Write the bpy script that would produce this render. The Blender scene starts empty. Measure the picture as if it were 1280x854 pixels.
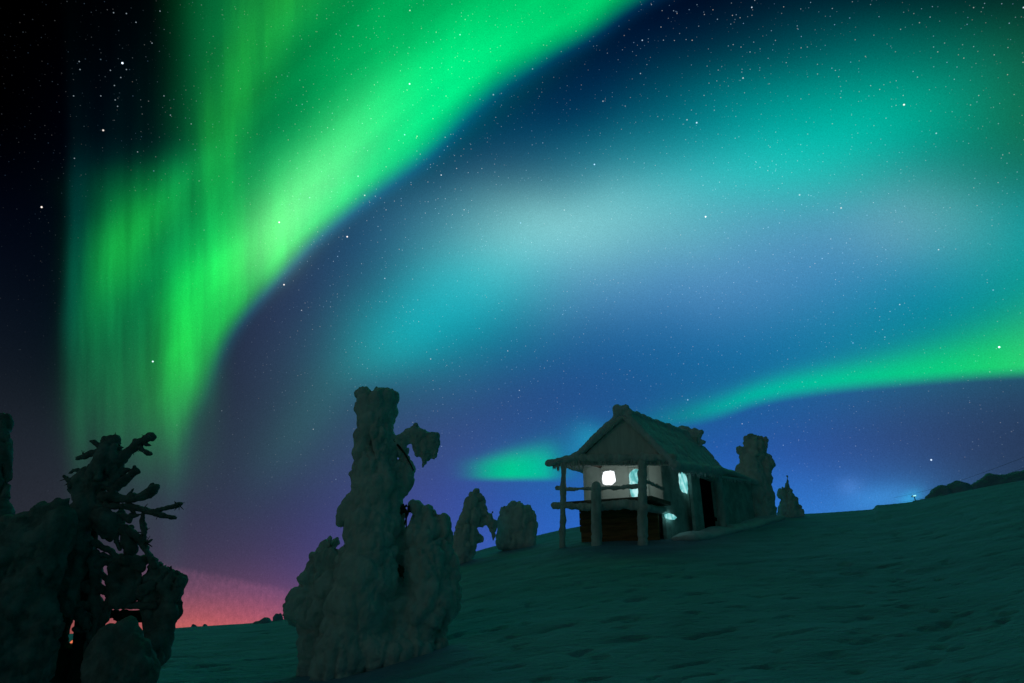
import bpy, bmesh, math, random
import numpy as np
from mathutils import Vector, noise as mnoise

# ------------------------------------------------------------------ camera
PITCH = math.radians(23.1)
F = 850.0                       # focal length in photo pixels (1280 wide)
S = bpy.context.scene
COL = S.collection
camd = bpy.data.cameras.new("camera")
camd.sensor_width = 36.0
camd.lens = 36.0 * F / 1280.0
camd.clip_start = 0.1
camd.clip_end = 9000.0
cam = bpy.data.objects.new("camera", camd)
cam.location = (0, 0, 0)
cam.rotation_euler = (math.pi / 2 + PITCH, 0, 0)
COL.objects.link(cam)
S.camera = cam
S.view_settings.view_transform = 'Standard'
S.view_settings.look = 'None'
S.view_settings.exposure = 0.0
S.view_settings.gamma = 1.0
S.view_settings.use_curve_mapping = False
S.render.engine = 'CYCLES'
S.cycles.use_denoising = True
S.cycles.use_light_tree = False
S.cycles.max_bounces = 5
S.cycles.diffuse_bounces = 3
S.cycles.transmission_bounces = 4

FWD = Vector((0, math.cos(PITCH), math.sin(PITCH)))
UPV = Vector((0, -math.sin(PITCH), math.cos(PITCH)))
RGT = Vector((1, 0, 0))

def ray(X, Y):
    return FWD + RGT * ((X - 640) / F) + UPV * ((427 - Y) / F)

def at(X, Y, d):
    """world point seen at photo pixel X, Y at northing d metres"""
    r = ray(X, Y)
    return r * (d / r.y)

# ------------------------------------------------------------------ node helpers
def s2l(c):
    c = c / 255.0
    return c / 12.92 if c <= 0.04045 else ((c + 0.055) / 1.055) ** 2.4

def lin(rgb):
    return tuple(s2l(v) for v in rgb)

class NT:
    def __init__(s, tree):
        s.t = tree
    def new(s, typ, **k):
        n = s.t.nodes.new(typ)
        for a, b in k.items():
            setattr(n, a, b)
        return n
    def put(s, sock, v):
        if isinstance(v, bpy.types.NodeSocket):
            s.t.links.new(v, sock)
        elif isinstance(v, (tuple, list, Vector)):
            v = tuple(v)
            if len(sock.default_value) == 4 and len(v) == 3:
                v = v + (1.0,)
            sock.default_value = v
        else:
            sock.default_value = v
    def m(s, op, a, b=0.0, c=0.0, clamp=False):
        n = s.new('ShaderNodeMath', operation=op)
        n.use_clamp = clamp
        s.put(n.inputs[0], a); s.put(n.inputs[1], b); s.put(n.inputs[2], c)
        return n.outputs[0]
    def vm(s, op, a, b=(0, 0, 0), scale=None, out=0):
        n = s.new('ShaderNodeVectorMath', operation=op)
        s.put(n.inputs[0], a)
        if op == 'SCALE':
            s.put(n.inputs[3], scale)
        else:
            s.put(n.inputs[1], b)
            if op == 'MULTIPLY_ADD':
                s.put(n.inputs[2], scale)
        return n.outputs[1] if op in ('DOT_PRODUCT', 'LENGTH', 'DISTANCE') else n.outputs[0]
    def smooth(s, x, a, b, lo=0.0, hi=1.0):
        n = s.new('ShaderNodeMapRange', interpolation_type='SMOOTHSTEP')
        s.put(n.inputs[0], x)
        for i, v in enumerate((a, b, lo, hi)):
            s.put(n.inputs[i + 1], v)
        return n.outputs[0]
    def linmap(s, x, a, b, lo=0.0, hi=1.0):
        n = s.new('ShaderNodeMapRange')
        s.put(n.inputs[0], x)
        for i, v in enumerate((a, b, lo, hi)):
            s.put(n.inputs[i + 1], v)
        return n.outputs[0]
    def ramp(s, x, stops, interp='LINEAR'):
        n = s.new('ShaderNodeValToRGB')
        cr = n.color_ramp
        cr.interpolation = interp
        stops = sorted(stops)
        while len(cr.elements) < len(stops):
            cr.elements.new(0.5)
        for e, (p, c) in zip(cr.elements, stops):
            e.position = p
        for e, (p, c) in zip(cr.elements, stops):
            e.position = p
            e.color = tuple(c) + (1.0,) if len(c) == 3 else c
        s.put(n.inputs[0], x)
        return n.outputs[0]
    def curve(s, x, pts, lo, hi, vlo, vhi):
        """smooth function of x through pts; x range lo..hi, values vlo..vhi"""
        n = s.new('ShaderNodeFloatCurve')
        cv = n.mapping.curves[0]
        P = [((p - lo) / (hi - lo), (v - vlo) / (vhi - vlo)) for p, v in sorted(pts)]
        if P[0][0] > 0: P = [(0.0, P[0][1])] + P
        if P[-1][0] < 1: P = P + [(1.0, P[-1][1])]
        cv.points[0].location = P[0]
        cv.points[1].location = P[-1]
        for q in P[1:-1]:
            cv.points.new(*q)
        for p in cv.points:
            p.handle_type = 'AUTO_CLAMPED'
        n.mapping.update()
        s.put(n.inputs['Value'], s.linmap(x, lo, hi, 0, 1))
        return s.m('MULTIPLY_ADD', n.outputs[0], vhi - vlo, vlo)
    def gauss(s, x):                      # exp(-x*x)
        return s.m('EXPONENT', s.m('MULTIPLY', s.m('MULTIPLY', x, x), -1.0))
    def noise(s, vec, scale, detail=2.0, rough=0.5, dist=0.0, col=False, dim='3D'):
        n = s.new('ShaderNodeTexNoise', noise_dimensions=dim)
        s.put(n.inputs['Vector'], vec)
        n.inputs['Scale'].default_value = scale
        n.inputs['Detail'].default_value = detail
        n.inputs['Roughness'].default_value = rough
        n.inputs['Distortion'].default_value = dist
        return n.outputs[1 if col else 0]

# ------------------------------------------------------------------ the night sky with the aurora
world = bpy.data.worlds.new("World")
S.world = world
world.use_nodes = True
world.cycles.sampling_method = 'MANUAL'
world.cycles.sample_map_resolution = 512
wt = world.node_tree
wt.nodes.clear()
w = NT(wt)
dirv = w.new('ShaderNodeTexCoord').outputs['Generated']
dirv = w.vm('NORMALIZE', dirv)
# sky chart: the part of the sky to the north, laid out on a chart around a fixed
# star direction 23 degrees above the northern horizon
df = w.vm('DOT_PRODUCT', dirv, FWD)
dfc = w.m('MAXIMUM', df, 0.30)
PX = w.m('MULTIPLY_ADD', w.m('DIVIDE', w.vm('DOT_PRODUCT', dirv, RGT), dfc), F, 640.0)
PY = w.m('MULTIPLY_ADD', w.m('DIVIDE', w.vm('DOT_PRODUCT', dirv, UPV), dfc), -F, 427.0)
# gentle irregularity so that no contour is a perfect curve
wob = w.noise(dirv, 3.2, 2.0, 0.5, col=True)
wobs = w.new('ShaderNodeSeparateXYZ'); w.put(wobs.inputs[0], wob)
PXw = w.m('MULTIPLY_ADD', w.m('SUBTRACT', wobs.outputs[0], 0.5), 44.0, PX)
PYw = w.m('MULTIPLY_ADD', w.m('SUBTRACT', wobs.outputs[1], 0.5), 44.0, PY)

GX = [0, 80, 160, 240, 320, 400, 480, 560, 640, 720, 800, 880, 960, 1040, 1120, 1200, 1280]
ROWS = [
 (-70, [(0,0,0),(0,0,0),(0,0,2),(0,2,6),(0,3,10),(0,4,16),(0,4,20),(0,4,22),(0,4,25),(0,5,28),(0,6,30),(0,5,25),(0,8,28),(0,12,32),(0,12,28),(0,18,30),(5,28,30)]),
 (0,   [(0,0,0),(0,0,0),(0,0,3),(0,3,8),(0,4,14),(0,5,20),(0,6,24),(0,6,28),(0,6,30),(0,7,33),(0,8,34),(0,6,28),(0,10,33),(0,15,40),(0,17,34),(0,24,34),(5,34,32)]),
 (70,  [(0,0,0),(0,0,2),(0,0,6),(0,4,12),(0,6,20),(0,8,26),(0,10,34),(0,12,42),(0,16,52),(0,18,56),(0,20,54),(0,28,60),(0,54,76),(0,84,92),(0,104,98),(6,108,90),(14,92,66)]),
 (140, [(0,0,0),(0,0,6),(0,2,12),(0,6,16),(0,10,28),(0,16,40),(0,26,60),(0,34,76),(0,32,74),(0,38,80),(0,68,98),(0,110,124),(0,150,146),(0,172,154),(0,166,142),(6,140,114),(16,110,78)]),
 (210, [(0,0,6),(0,4,12),(0,6,18),(0,10,24),(6,20,44),(12,34,70),(4,44,86),(0,48,92),(0,72,106),(12,112,138),(24,144,158),(16,168,174),(2,188,180),(0,180,170),(0,152,150),(4,128,118),(18,108,90)]),
 (280, [(2,6,18),(0,6,16),(0,8,18),(2,10,24),(12,30,60),(22,52,92),(38,82,120),(70,144,162),(118,188,192),(128,198,200),(116,188,196),(98,174,192),(86,156,188),(88,152,188),(110,168,188),(80,170,176),(10,150,158)]),
 (350, [(6,12,24),(2,10,20),(0,12,22),(8,20,32),(34,46,80),(40,60,98),(34,98,126),(10,146,160),(46,162,174),(80,146,186),(74,138,188),(80,140,192),(76,140,190),(60,136,186),(20,136,174),(8,142,164),(0,138,142)]),
 (420, [(12,20,32),(6,16,26),(4,20,30),(20,28,44),(42,52,82),(44,70,98),(14,128,140),(6,138,154),(18,110,146),(28,94,146),(18,96,152),(16,104,158),(12,114,162),(4,124,160),(2,128,152),(6,124,140),(14,116,126)]),
 (490, [(22,29,38),(16,26,34),(18,32,40),(34,40,56),(42,54,78),(44,72,92),(42,82,110),(46,78,124),(42,72,128),(36,74,136),(30,86,142),(26,96,146),(28,92,150),(36,88,146),(42,80,126),(42,70,110),(40,66,100)]),
 (560, [(32,37,47),(30,38,48),(34,42,54),(42,48,66),(44,62,80),(50,74,94),(54,72,118),(54,76,134),(42,84,144),(30,96,150),(30,92,156),(34,86,164),(38,84,164),(46,78,146),(46,72,124),(44,64,104),(38,56,86)]),
 (630, [(36,40,50),(40,44,54),(44,48,64),(50,52,76),(48,56,82),(54,62,102),(62,70,128),(56,76,152),(44,88,174),(38,100,188),(38,104,196),(40,108,200),(44,114,205),(50,122,206),(50,116,186),(48,88,132),(42,68,98)]),
 (690, [(40,42,54),(46,46,58),(54,52,70),(62,56,82),(62,58,88),(66,62,110),(68,74,138),(60,84,166),(50,92,184),(44,104,200),(42,106,205),(44,112,208),(48,118,210),(56,128,212),(58,122,190),(52,92,134),(44,70,100)]),
 (745, [(56,50,62),(66,54,66),(72,58,74),(88,64,88),(92,66,98),(84,68,118),(80,80,146),(70,86,166),(60,94,184),(52,104,200),(50,106,205),(50,112,208),(54,118,210),(60,128,212),(60,122,190),(54,92,134),(46,70,100)]),
 (792, [(110,60,60),(136,70,66),(144,74,74),(196,92,84),(186,84,90),(120,74,108),(100,78,140),(80,86,166),(60,94,184),(52,104,200),(50,106,205),(50,112,208),(54,118,210),(60,128,212),(60,122,190),(54,92,134),(46,70,100)]),
]
tX = w.linmap(PXw, GX[0], GX[-1])
num = None; den = None
ys = [r[0] for r in ROWS]
for k, (y, cols) in enumerate(ROWS):
    sp = [abs(ys[j] - y) for j in (k - 1, k + 1) if 0 <= j < len(ys)]
    sg = 0.80 * sum(sp) / len(sp)
    wk = w.gauss(w.m('DIVIDE', w.m('SUBTRACT', w.m('MINIMUM', w.m('MAXIMUM', PYw, -70), 800), y), sg))
    col = w.ramp(tX, [(gx / 1280.0, lin(c)) for gx, c in zip(GX, cols)], 'B_SPLINE')
    t = w.vm('SCALE', col, scale=wk)
    num = t if num is None else w.vm('ADD', num, t)
    den = wk if den is None else w.m('ADD', den, wk)
sky = w.vm('SCALE', num, scale=w.m('DIVIDE', 1.0, den))

def ytab(pts, vlo=-100, vhi=1400):
    return w.curve(PYw, pts, -150, 900, vlo, vhi)

def yramp(stops):
    """linear colour as a function of chart row"""
    return w.ramp(w.linmap(PYw, -150, 900), [((y + 150) / 1050.0, lin(c)) for y, c in stops], 'B_SPLINE')

fine = w.new('ShaderNodeCombineXYZ')
w.put(fine.inputs[0], w.m('MULTIPLY', PX, 1 / 42.0)); w.put(fine.inputs[1], w.m('MULTIPLY', PY, 1 / 420.0))
rays = w.smooth(w.noise(fine.outputs[0], 1.0, 3.0, 0.55), 0.27, 0.73, 0.52, 1.32)
fine2 = w.new('ShaderNodeCombineXYZ')
# streaks that follow the diagonal band
w.put(fine2.inputs[0], w.m('MULTIPLY', w.m('ADD', w.m('MULTIPLY', PX, 0.62), w.m('MULTIPLY', PY, 0.78)), 1 / 75.0))
w.put(fine2.inputs[1], w.m('MULTIPLY', w.m('SUBTRACT', w.m('MULTIPLY', PX, 0.78), w.m('MULTIPLY', PY, 0.62)), 1 / 420.0))
drift = w.smooth(w.noise(fine2.outputs[0], 1.0, 2.5, 0.5), 0.27, 0.73, 0.74, 1.16)

XE = [(-150, 1080), (-60, 930), (0, 822), (50, 733), (100, 655), (150, 590), (200, 527), (250, 464), (300, 402), (350, 349), (400, 308), (450, 279), (500, 259), (550, 243), (620, 228)]
xe = ytab(XE)
sd = w.m('SUBTRACT', xe, PXw)           # distance left of the sharp lower edge
aur = None
def add(c):
    global aur
    aur = c if aur is None else w.vm('ADD', aur, c)

# main curtain
soft = ytab([(-100, 95), (0, 85), (100, 70), (200, 58), (300, 40), (400, 30), (500, 30), (600, 40)], 0, 200)
edge = w.smooth(w.m('DIVIDE', sd, soft), -0.12, 1.0)
L1 = ytab([(-100, 380), (0, 330), (70, 245), (140, 185), (210, 150), (270, 122), (330, 118), (390, 86), (450, 76), (560, 80)], 0, 500)
body = w.gauss(w.m('DIVIDE', w.m('SUBTRACT', sd, w.m('MULTIPLY', soft, 0.8)), L1))
c1 = yramp([(-120, (0, 205, 100)), (0, (0, 212, 104)), (100, (0, 228, 112)), (200, (8, 232, 108)), (270, (10, 228, 92)), (330, (10, 222, 70)), (390, (4, 200, 50)), (450, (8, 152, 40)), (510, (14, 92, 38)), (570, (12, 46, 26)), (620, (0, 0, 0))])
xl = ytab([(-100, 215), (0, 232), (100, 240), (160, 246), (195, 228), (228, 180), (262, 130), (300, 98), (345, 84), (400, 82), (620, 84)])
lft = w.smooth(w.m('SUBTRACT', PXw, xl), -40, 60)
add(w.vm('SCALE', c1, scale=w.m('MULTIPLY', w.m('MULTIPLY', w.m('MULTIPLY', edge, body), drift), w.m('MULTIPLY', lft, w.m('MULTIPLY_ADD', w.m('SUBTRACT', rays, 1.0), w.smooth(PY, 120, 420, 0.10, 0.75), 1.0)))))
# teal fringe along the lower edge
fr = w.gauss(w.m('DIVIDE', w.m('SUBTRACT', sd, w.m('MULTIPLY', soft, 0.12)), w.m('MULTIPLY', soft, 0.36)))
cf = yramp([(-100, (0, 30, 50)), (150, (0, 50, 84)), (280, (0, 70, 92)), (360, (0, 62, 78)), (440, (0, 40, 46)), (520, (0, 10, 10))])
add(w.vm('SCALE', cf, scale=fr))

glows = None
def spot(cx, cy, ang, ra, rb, rgb, k=1.0, mod=None):
    """soft oval glow on the sky chart"""
    a = math.radians(ang)
    dx = w.m('SUBTRACT', PXw, cx); dy = w.m('SUBTRACT', PYw, cy)
    p = w.m('ADD', w.m('MULTIPLY', dx, math.cos(a) / ra), w.m('MULTIPLY', dy, math.sin(a) / ra))
    q = w.m('ADD', w.m('MULTIPLY', dx, -math.sin(a) / rb), w.m('MULTIPLY', dy, math.cos(a) / rb))
    g = w.m('EXPONENT', w.m('MULTIPLY', w.m('ADD', w.m('MULTIPLY', p, p), w.m('MULTIPLY', q, q)), -1.0))
    if k != 1.0: g = w.m('MULTIPLY', g, k)
    if mod is not None: g = w.m('MULTIPLY', g, mod)
    global glows
    c = w.vm('SCALE', lin(rgb), scale=g)
    glows = c if glows is None else w.vm('ADD', glows, c)

spot(392, 232, -50, 105, 38, (92, 140, 92))
spot(345, 290, -55, 60, 34, (80, 100, 70))
spot(560, 110, -38, 150, 60, (0, 90, 60))

def strand(ctr, wl, wr, cols, mod=None):
    c = ytab(ctr)
    d = w.m('SUBTRACT', PXw, c)
    l = w.m('DIVIDE', w.m('MINIMUM', d, 0.0), wl if not isinstance(wl, list) else ytab(wl, 0, 300))
    r = w.m('DIVIDE', w.m('MAXIMUM', d, 0.0), wr if not isinstance(wr, list) else ytab(wr, 0, 300))
    g = w.gauss(w.m('ADD', l, r))
    if mod is not None: g = w.m('MULTIPLY', g, mod)
    add(w.vm('SCALE', yramp(cols), scale=g))

K = (0, 0, 0)
# thin yellow-green ribbon falling from the top
strand([(-100, 420), (0, 352), (70, 312), (140, 285), (210, 268), (300, 256), (390, 243), (460, 232), (560, 215)],
       [(-50, 70), (70, 36), (200, 24), (300, 26), (400, 22), (500, 26)], [(-50, 60), (70, 40), (200, 34), (300, 40), (400, 26), (500, 28)],
       [(-100, (22, 100, 24)), (0, (24, 112, 26)), (100, (24, 130, 30)), (200, (20, 132, 34)), (280, (4, 120, 40)), (350, (2, 128, 36)), (430, (14, 140, 26)), (500, (10, 84, 24)), (560, (4, 40, 16)), (620, K)], rays)
# dark green veil left of the ribbon at the top
strand([(-100, 290), (0, 275), (100, 262), (200, 255), (260, 240)], 34, 60,
       [(-100, (0, 66, 36)), (0, (0, 66, 38)), (120, (4, 64, 30)), (200, (0, 60, 30)), (260, K)])
# left lobe
strand([(170, 262), (215, 222), (260, 186), (300, 160), (350, 143), (400, 132), (460, 122), (560, 112)],
       [(200, 70), (270, 48), (340, 34), (420, 30), (560, 30)], [(200, 40), (270, 46), (330, 36), (420, 34), (560, 40)],
       [(170, K), (210, (4, 90, 40)), (262, (16, 150, 42)), (320, (22, 158, 38)), (380, (8, 112, 40)), (450, (4, 66, 32)), (520, (4, 44, 22)), (590, K)], rays)
# veil filling the gap down to the fading foot
le = w.smooth(PXw, 74, 104)
re_ = w.smooth(PXw, 300, 235)
veil = w.m('MULTIPLY', w.m('MULTIPLY', le, re_), rays)
add(w.vm('SCALE', yramp([(160, K), (235, (0, 34, 36)), (320, (0, 62, 50)), (400, (0, 62, 46)), (470, (6, 58, 36)), (540, (8, 48, 28)), (600, (2, 22, 12)), (650, K)]), scale=veil))
strand([(200, 95), (420, 92), (560, 96)], 10, 14, [(170, K), (230, (0, 30, 30)), (330, (0, 40, 36)), (420, (0, 22, 20)), (480, K)])
strand([(380, 222), (450, 222), (520, 212), (600, 205)], 22, 22, [(360, K), (420, (8, 100, 20)), (480, (8, 92, 22)), (540, (6, 62, 26)), (620, K)], rays)
strand([(300, 208), (420, 178), (560, 170)], 14, 14, [(300, K), (400, (0, 20, 22)), (460, (4, 50, 24)), (540, (4, 36, 18)), (600, K)])

# right-hand arc: crisp lower rim as a function of chart column
def xtab(pts, vlo=0, vhi=900):
    return w.curve(PXw, pts, 500, 1500, vlo, vhi)
ye = xtab([(560, 605), (700, 572), (800, 545), (850, 533), (900, 521), (950, 505), (1000, 494), (1060, 486), (1120, 480), (1200, 473), (1280, 468), (1400, 462), (1500, 455)])
wob2 = w.m('MULTIPLY', w.m('SUBTRACT', wobs.outputs[2], 0.5), 8.0)
ay = w.m('ADD', w.m('SUBTRACT', ye, PY), wob2)       # height above the rim
rim = w.smooth(ay, -8, 14)
tall = xtab([(600, 10), (800, 22), (900, 17), (1000, 20), (1100, 26), (1200, 42), (1280, 62), (1400, 90)], 0, 200)
arc = w.m('MULTIPLY', rim, w.gauss(w.m('DIVIDE', w.m('MAXIMUM', w.m('SUBTRACT', ay, 10), 0.0), tall)))
ca = w.ramp(w.linmap(PX, 640, 1400), [((x - 640) / 760.0, lin(c)) for x, c in [(640, K), (740, K), (800, (0, 20, 20)), (850, (0, 90, 70)), (900, (0, 142, 112)), (960, (0, 152, 112)), (1020, (0, 158, 110)), (1100, (0, 170, 106)), (1180, (4, 176, 92)), (1240, (20, 180, 84)), (1300, (34, 185, 84)), (1400, (30, 160, 80))]], 'LINEAR')
tall2 = w.m('MULTIPLY', tall, 2.6)
arc2 = w.m('MULTIPLY', rim, w.gauss(w.m('DIVIDE', ay, tall2)))
add(w.vm('SCALE', ca, scale=w.m('MULTIPLY', arc2, 0.16)))
# small bright lens low in the sky left of the hut
bx = w.m('SUBTRACT', PX, 646)
bot = w.smooth(w.m('SUBTRACT', 602.0, w.m('ADD', PY, wob2)), -3, 9)
by = w.m('MAXIMUM', w.m('SUBTRACT', 590.0, PY), 0.0)
bh = w.m('MULTIPLY_ADD', w.m('MINIMUM', w.m('MAXIMUM', bx, -50), 60), 0.16, 22.0)
lens = w.m('MULTIPLY', w.m('MULTIPLY', bot, w.m('EXPONENT', w.m('MULTIPLY', w.m('POWER', w.m('DIVIDE', by, w.m('MULTIPLY', bh, 1.15)), 3.0), -1.0))), w.m('EXPONENT', w.m('MULTIPLY', w.m('POWER', w.m('ABSOLUTE', w.m('DIVIDE', bx, 57.0)), 3.6), -1.0)))
spot(742, 546, 18, 28, 18, (0, 100, 96))
spot(722, 562, 0, 24, 14, (0, 60, 62))
spot(660, 572, -8, 70, 26, (0, 44, 40))
# faint cyan lens in the middle of the sky
spot(545, 396, -20, 112, 46, (0, 92, 94))
spot(490, 436, -28, 62, 30, (0, 78, 70))
spot(612, 338, -20, 120, 42, (34, 86, 82))
spot(830, 235, -16, 150, 34, (10, 62, 60))
spot(400, 500, -58, 110, 34, (6, 48, 36))
spot(1050, 175, -22, 190, 42, (0, 70, 58))
spot(710, 276, -16, 150, 36, (54, 66, 64))
# glow of a floodlit piste behind the crest
spot(1110, 618, -10, 42, 17, (30, 84, 120))
spot(1070, 604, 0, 16, 12, (40, 60, 90))
spot(1142, 620, -30, 14, 9, (10, 110, 130))

# low cloud bank lit pink by a far town
bank_top = w.m('MULTIPLY_ADD', w.m('SUBTRACT', PX, 232), 0.20, 711.0)
bn = w.new('ShaderNodeCombineXYZ')
w.put(bn.inputs[0], w.m('MULTIPLY', PX, 1 / 5.0)); w.put(bn.inputs[1], w.m('MULTIPLY', PY, 1 / 9.0))
grain_b = w.noise(bn.outputs[0], 1.0, 3.0, 0.6)
bm_ = w.smooth(w.m('ADD', w.m('SUBTRACT', PY, bank_top), w.m('MULTIPLY_ADD', grain_b, 7.0, -3.5)), -4, 7)
bm_ = w.m('MULTIPLY', bm_, w.smooth(PX, 420, 330))
bm_ = w.m('MULTIPLY', bm_, w.m('MULTIPLY_ADD', grain_b, 0.9, 0.55))
bank_c = w.ramp(w.linmap(PY, 700, 800), [(0.0, lin((96, 58, 76))), (0.4, lin((116, 62, 84))), (0.7, lin((150, 70, 78))), (1.0, lin((190, 90, 60)))])
add(w.vm('SCALE', bank_c, scale=w.m('MULTIPLY', bm_, w.linmap(grain_b, 0.3, 0.7, 0.20, 0.40))))

# stars: dense faint, medium and a few bright ones, tinted, fixed to the celestial sphere
grainy = w.noise(dirv, 700.0, 1.0, 0.5)
sky = w.vm('ADD', w.vm('ADD', sky, glows), aur)
def over(col, fac):
    global sky
    n = w.new('ShaderNodeMix', data_type='VECTOR')
    w.put(n.inputs[0], w.m('MINIMUM', fac, 1.0)); w.put(n.inputs[4], sky); w.put(n.inputs[5], col)
    sky = n.outputs[1]
ca2 = w.ramp(w.linmap(PX, 640, 1400), [((x - 640) / 760.0, lin(c)) for x, c in [(640, (0, 110, 120)), (850, (0, 150, 140)), (900, (0, 172, 158)), (960, (0, 184, 160)), (1020, (0, 194, 154)), (1100, (4, 202, 140)), (1180, (10, 208, 126)), (1240, (26, 212, 116)), (1300, (46, 212, 118)), (1400, (40, 190, 110))]], 'LINEAR')
over(ca2, w.m('MULTIPLY', arc, w.smooth(PX, 730, 960, 0.0, 0.93)))
lenc = w.ramp(w.linmap(PX, 585, 705), [(0.0, lin((0, 160, 140))), (0.45, lin((0, 200, 145))), (0.8, lin((0, 190, 155))), (1.0, lin((0, 150, 150)))])
over(lenc, w.m('MULTIPLY', lens, 0.96))
lift = w.m('MULTIPLY_ADD', grainy, 0.42, 0.79)
sky = w.vm('SCALE', sky, scale=lift)
# the brightest stars of this part of the sky
warm_s = 0.0; cool_s = 0.0
for bx_, by_, br_, tc in ((153, 79, 2.6, (.8, .8, 1.0)), (1249, 434, 2.4, (.8, 1, .95)), (349, 278, 1.6, (1, 1, .9)), (434, 296, 1.5, (1, .85, .9)), (355, 356, 1.2, (.9, .9, 1)), (191, 452, 1.5, (.7, 1, .8)), (512, 105, 1.3, (.6, 1, .9)), (849, 576, 1.3, (.7, .85, 1)),
                          (882, 271, 1.6, (1, 1, 1)), (1130, 131, 1.2, (1, .9, .7)), (52, 259, 1.4, (1, .8, .6)), (129, 163, 1.0, (1, .85, .7)), (1164, 575, 1.1, (.8, .9, 1)),
      *[(x_, y_, .30, (.6, .8, 1)) for x_, y_ in ((142, 16), (158, 17), (170, 28), (200, 14), (190, 54), (99, 77), (100, 87), (138, 88), (158, 87), (151, 97), (143, 107), (126, 120), (92, 120), (144, 125), (147, 133), (205, 120), (213, 144), (239, 155), (172, 190), (93, 198))]):
    dd = w.vm('DISTANCE', dirv, ray(bx_, by_).normalized())
    g_ = w.m('MULTIPLY', w.smooth(dd, 0.0014 if br_ > .9 else 0.00085, 0.0003), br_ * 1.2)
    if tc[0] > .85: warm_s = w.m('ADD', warm_s, g_)
    else: cool_s = w.m('ADD', cool_s, g_)
fixed = w.vm('ADD', w.vm('SCALE', (1, .88, .8), scale=warm_s), w.vm('SCALE', (.72, .88, 1), scale=cool_s))
sky = w.vm('ADD', sky, fixed)
dz_ = w.new('ShaderNodeSeparateXYZ'); w.put(dz_.inputs[0], dirv)
clear = w.smooth(dz_.outputs[2], 0.06, 0.62, 0.12, 1.0)     # air near the horizon dims the stars
clear = w.m('MULTIPLY', clear, w.smooth(w.noise(dirv, 4.0, 2.0), 0.35, 0.65, 0.55, 1.25))
clear = w.m('MULTIPLY', clear, w.smooth(PX, 60, 560, 0.12, 1.0))
def stars(scale, thresh, rad, bright, seed):
    global sky
    v = w.vm('ADD', dirv, (seed, seed * 0.7, -seed))
    n = w.new('ShaderNodeTexVoronoi', feature='F1', distance='EUCLIDEAN')
    w.put(n.inputs['Vector'], v)
    n.inputs['Scale'].default_value = scale
    sep = w.new('ShaderNodeSeparateXYZ'); w.put(sep.inputs[0], n.outputs['Color'])
    pick = w.smooth(sep.outputs[0], thresh, 1.0, 0.25, 1.0)
    gate = w.m('GREATER_THAN', sep.outputs[0], thresh)
    r = w.smooth(n.outputs['Distance'], rad * scale, rad * scale * 0.35)
    k = w.m('MULTIPLY', w.m('MULTIPLY', w.m('MULTIPLY', r, gate), w.m('POWER', pick, 2.0)), bright)
    k = w.m('MULTIPLY', k, clear)
    tint = w.ramp(sep.outputs[1], [(0.0, (1.0, 0.76, 0.62)), (0.10, (1.0, 0.94, 0.88)), (0.4, (0.8, 0.92, 1.0)), (0.8, (0.5, 0.75, 1.0)), (1.0, (0.35, 0.6, 1.0))])
    sky = w.vm('ADD', sky, w.vm('SCALE', tint, scale=k))
stars(210.0, 0.30, 0.00075, 0.42, 1.3)
stars(140.0, 0.35, 0.00085, 0.42, 2.9)
stars(62.0, 0.50, 0.00105, 0.95, 4.1)
stars(22.0, 0.72, 0.0014, 2.2, 7.7)
# the rest of the heavens, behind and above the photographer: thin aurora, warm village glow to the south-west
sxyz = w.new('ShaderNodeSeparateXYZ'); w.put(sxyz.inputs[0], dirv)
hi_ = w.smooth(sxyz.outputs[2], 0.0, 0.9)
amb = w.vm('ADD', w.vm('SCALE', (0.0, 0.0070, 0.0115), scale=w.m('MULTIPLY_ADD', hi_, 1.0, 0.6)), (0.0, 0.0150, 0.0098))
wv = w.vm('DOT_PRODUCT', dirv, Vector((-0.72, -0.68, 0.12)).normalized())
amb = w.vm('ADD', amb, w.vm('SCALE', (0.050, 0.036, 0.028), scale=w.smooth(wv, 0.55, 1.0)))
inside = w.smooth(df, 0.62, 0.73)
mixn = w.new('ShaderNodeMix', data_type='VECTOR')
w.put(mixn.inputs[0], inside)
w.put(mixn.inputs[4], amb); w.put(mixn.inputs[5], sky)
bg = w.new('ShaderNodeBackground')
w.put(bg.inputs[0], mixn.outputs[1]); bg.inputs[1].default_value = 1.0
wo = w.new('ShaderNodeOutputWorld')
wt.links.new(bg.outputs[0], wo.inputs[0])

# ------------------------------------------------------------------ noise for shapes (numpy value noise)
_rng = np.random.RandomState(7)
_TAB = _rng.rand(64, 64, 64).astype(np.float32)
def vnoise(P, scale):
    p = P * scale + 1000.0
    i = np.floor(p).astype(int); f = p - i
    f = f * f * (3 - 2 * f)
    a = i % 64; b = (i + 1) % 64
    def g(x, y, z): return _TAB[x, y, z]
    x0, y0, z0 = a.T; x1, y1, z1 = b.T; fx, fy, fz = f.T
    c00 = g(x0, y0, z0) * (1 - fx) + g(x1, y0, z0) * fx
    c10 = g(x0, y1, z0) * (1 - fx) + g(x1, y1, z0) * fx
    c01 = g(x0, y0, z1) * (1 - fx) + g(x1, y0, z1) * fx
    c11 = g(x0, y1, z1) * (1 - fx) + g(x1, y1, z1) * fx
    return (c00 * (1 - fy) + c10 * fy) * (1 - fz) + (c01 * (1 - fy) + c11 * fy) * fz
def fbm(P, scale, oct=3, gain=0.5, billow=False):
    r = 0; amp = 1.0; tot = 0
    for o in range(oct):
        n = vnoise(P + 17.3 * o, scale * 2.03 ** o) * 2 - 1
        if billow: n = 1 - 2.2 * np.abs(n)
        r = r + n * amp; tot += amp; amp *= gain
    return r / tot

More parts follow.
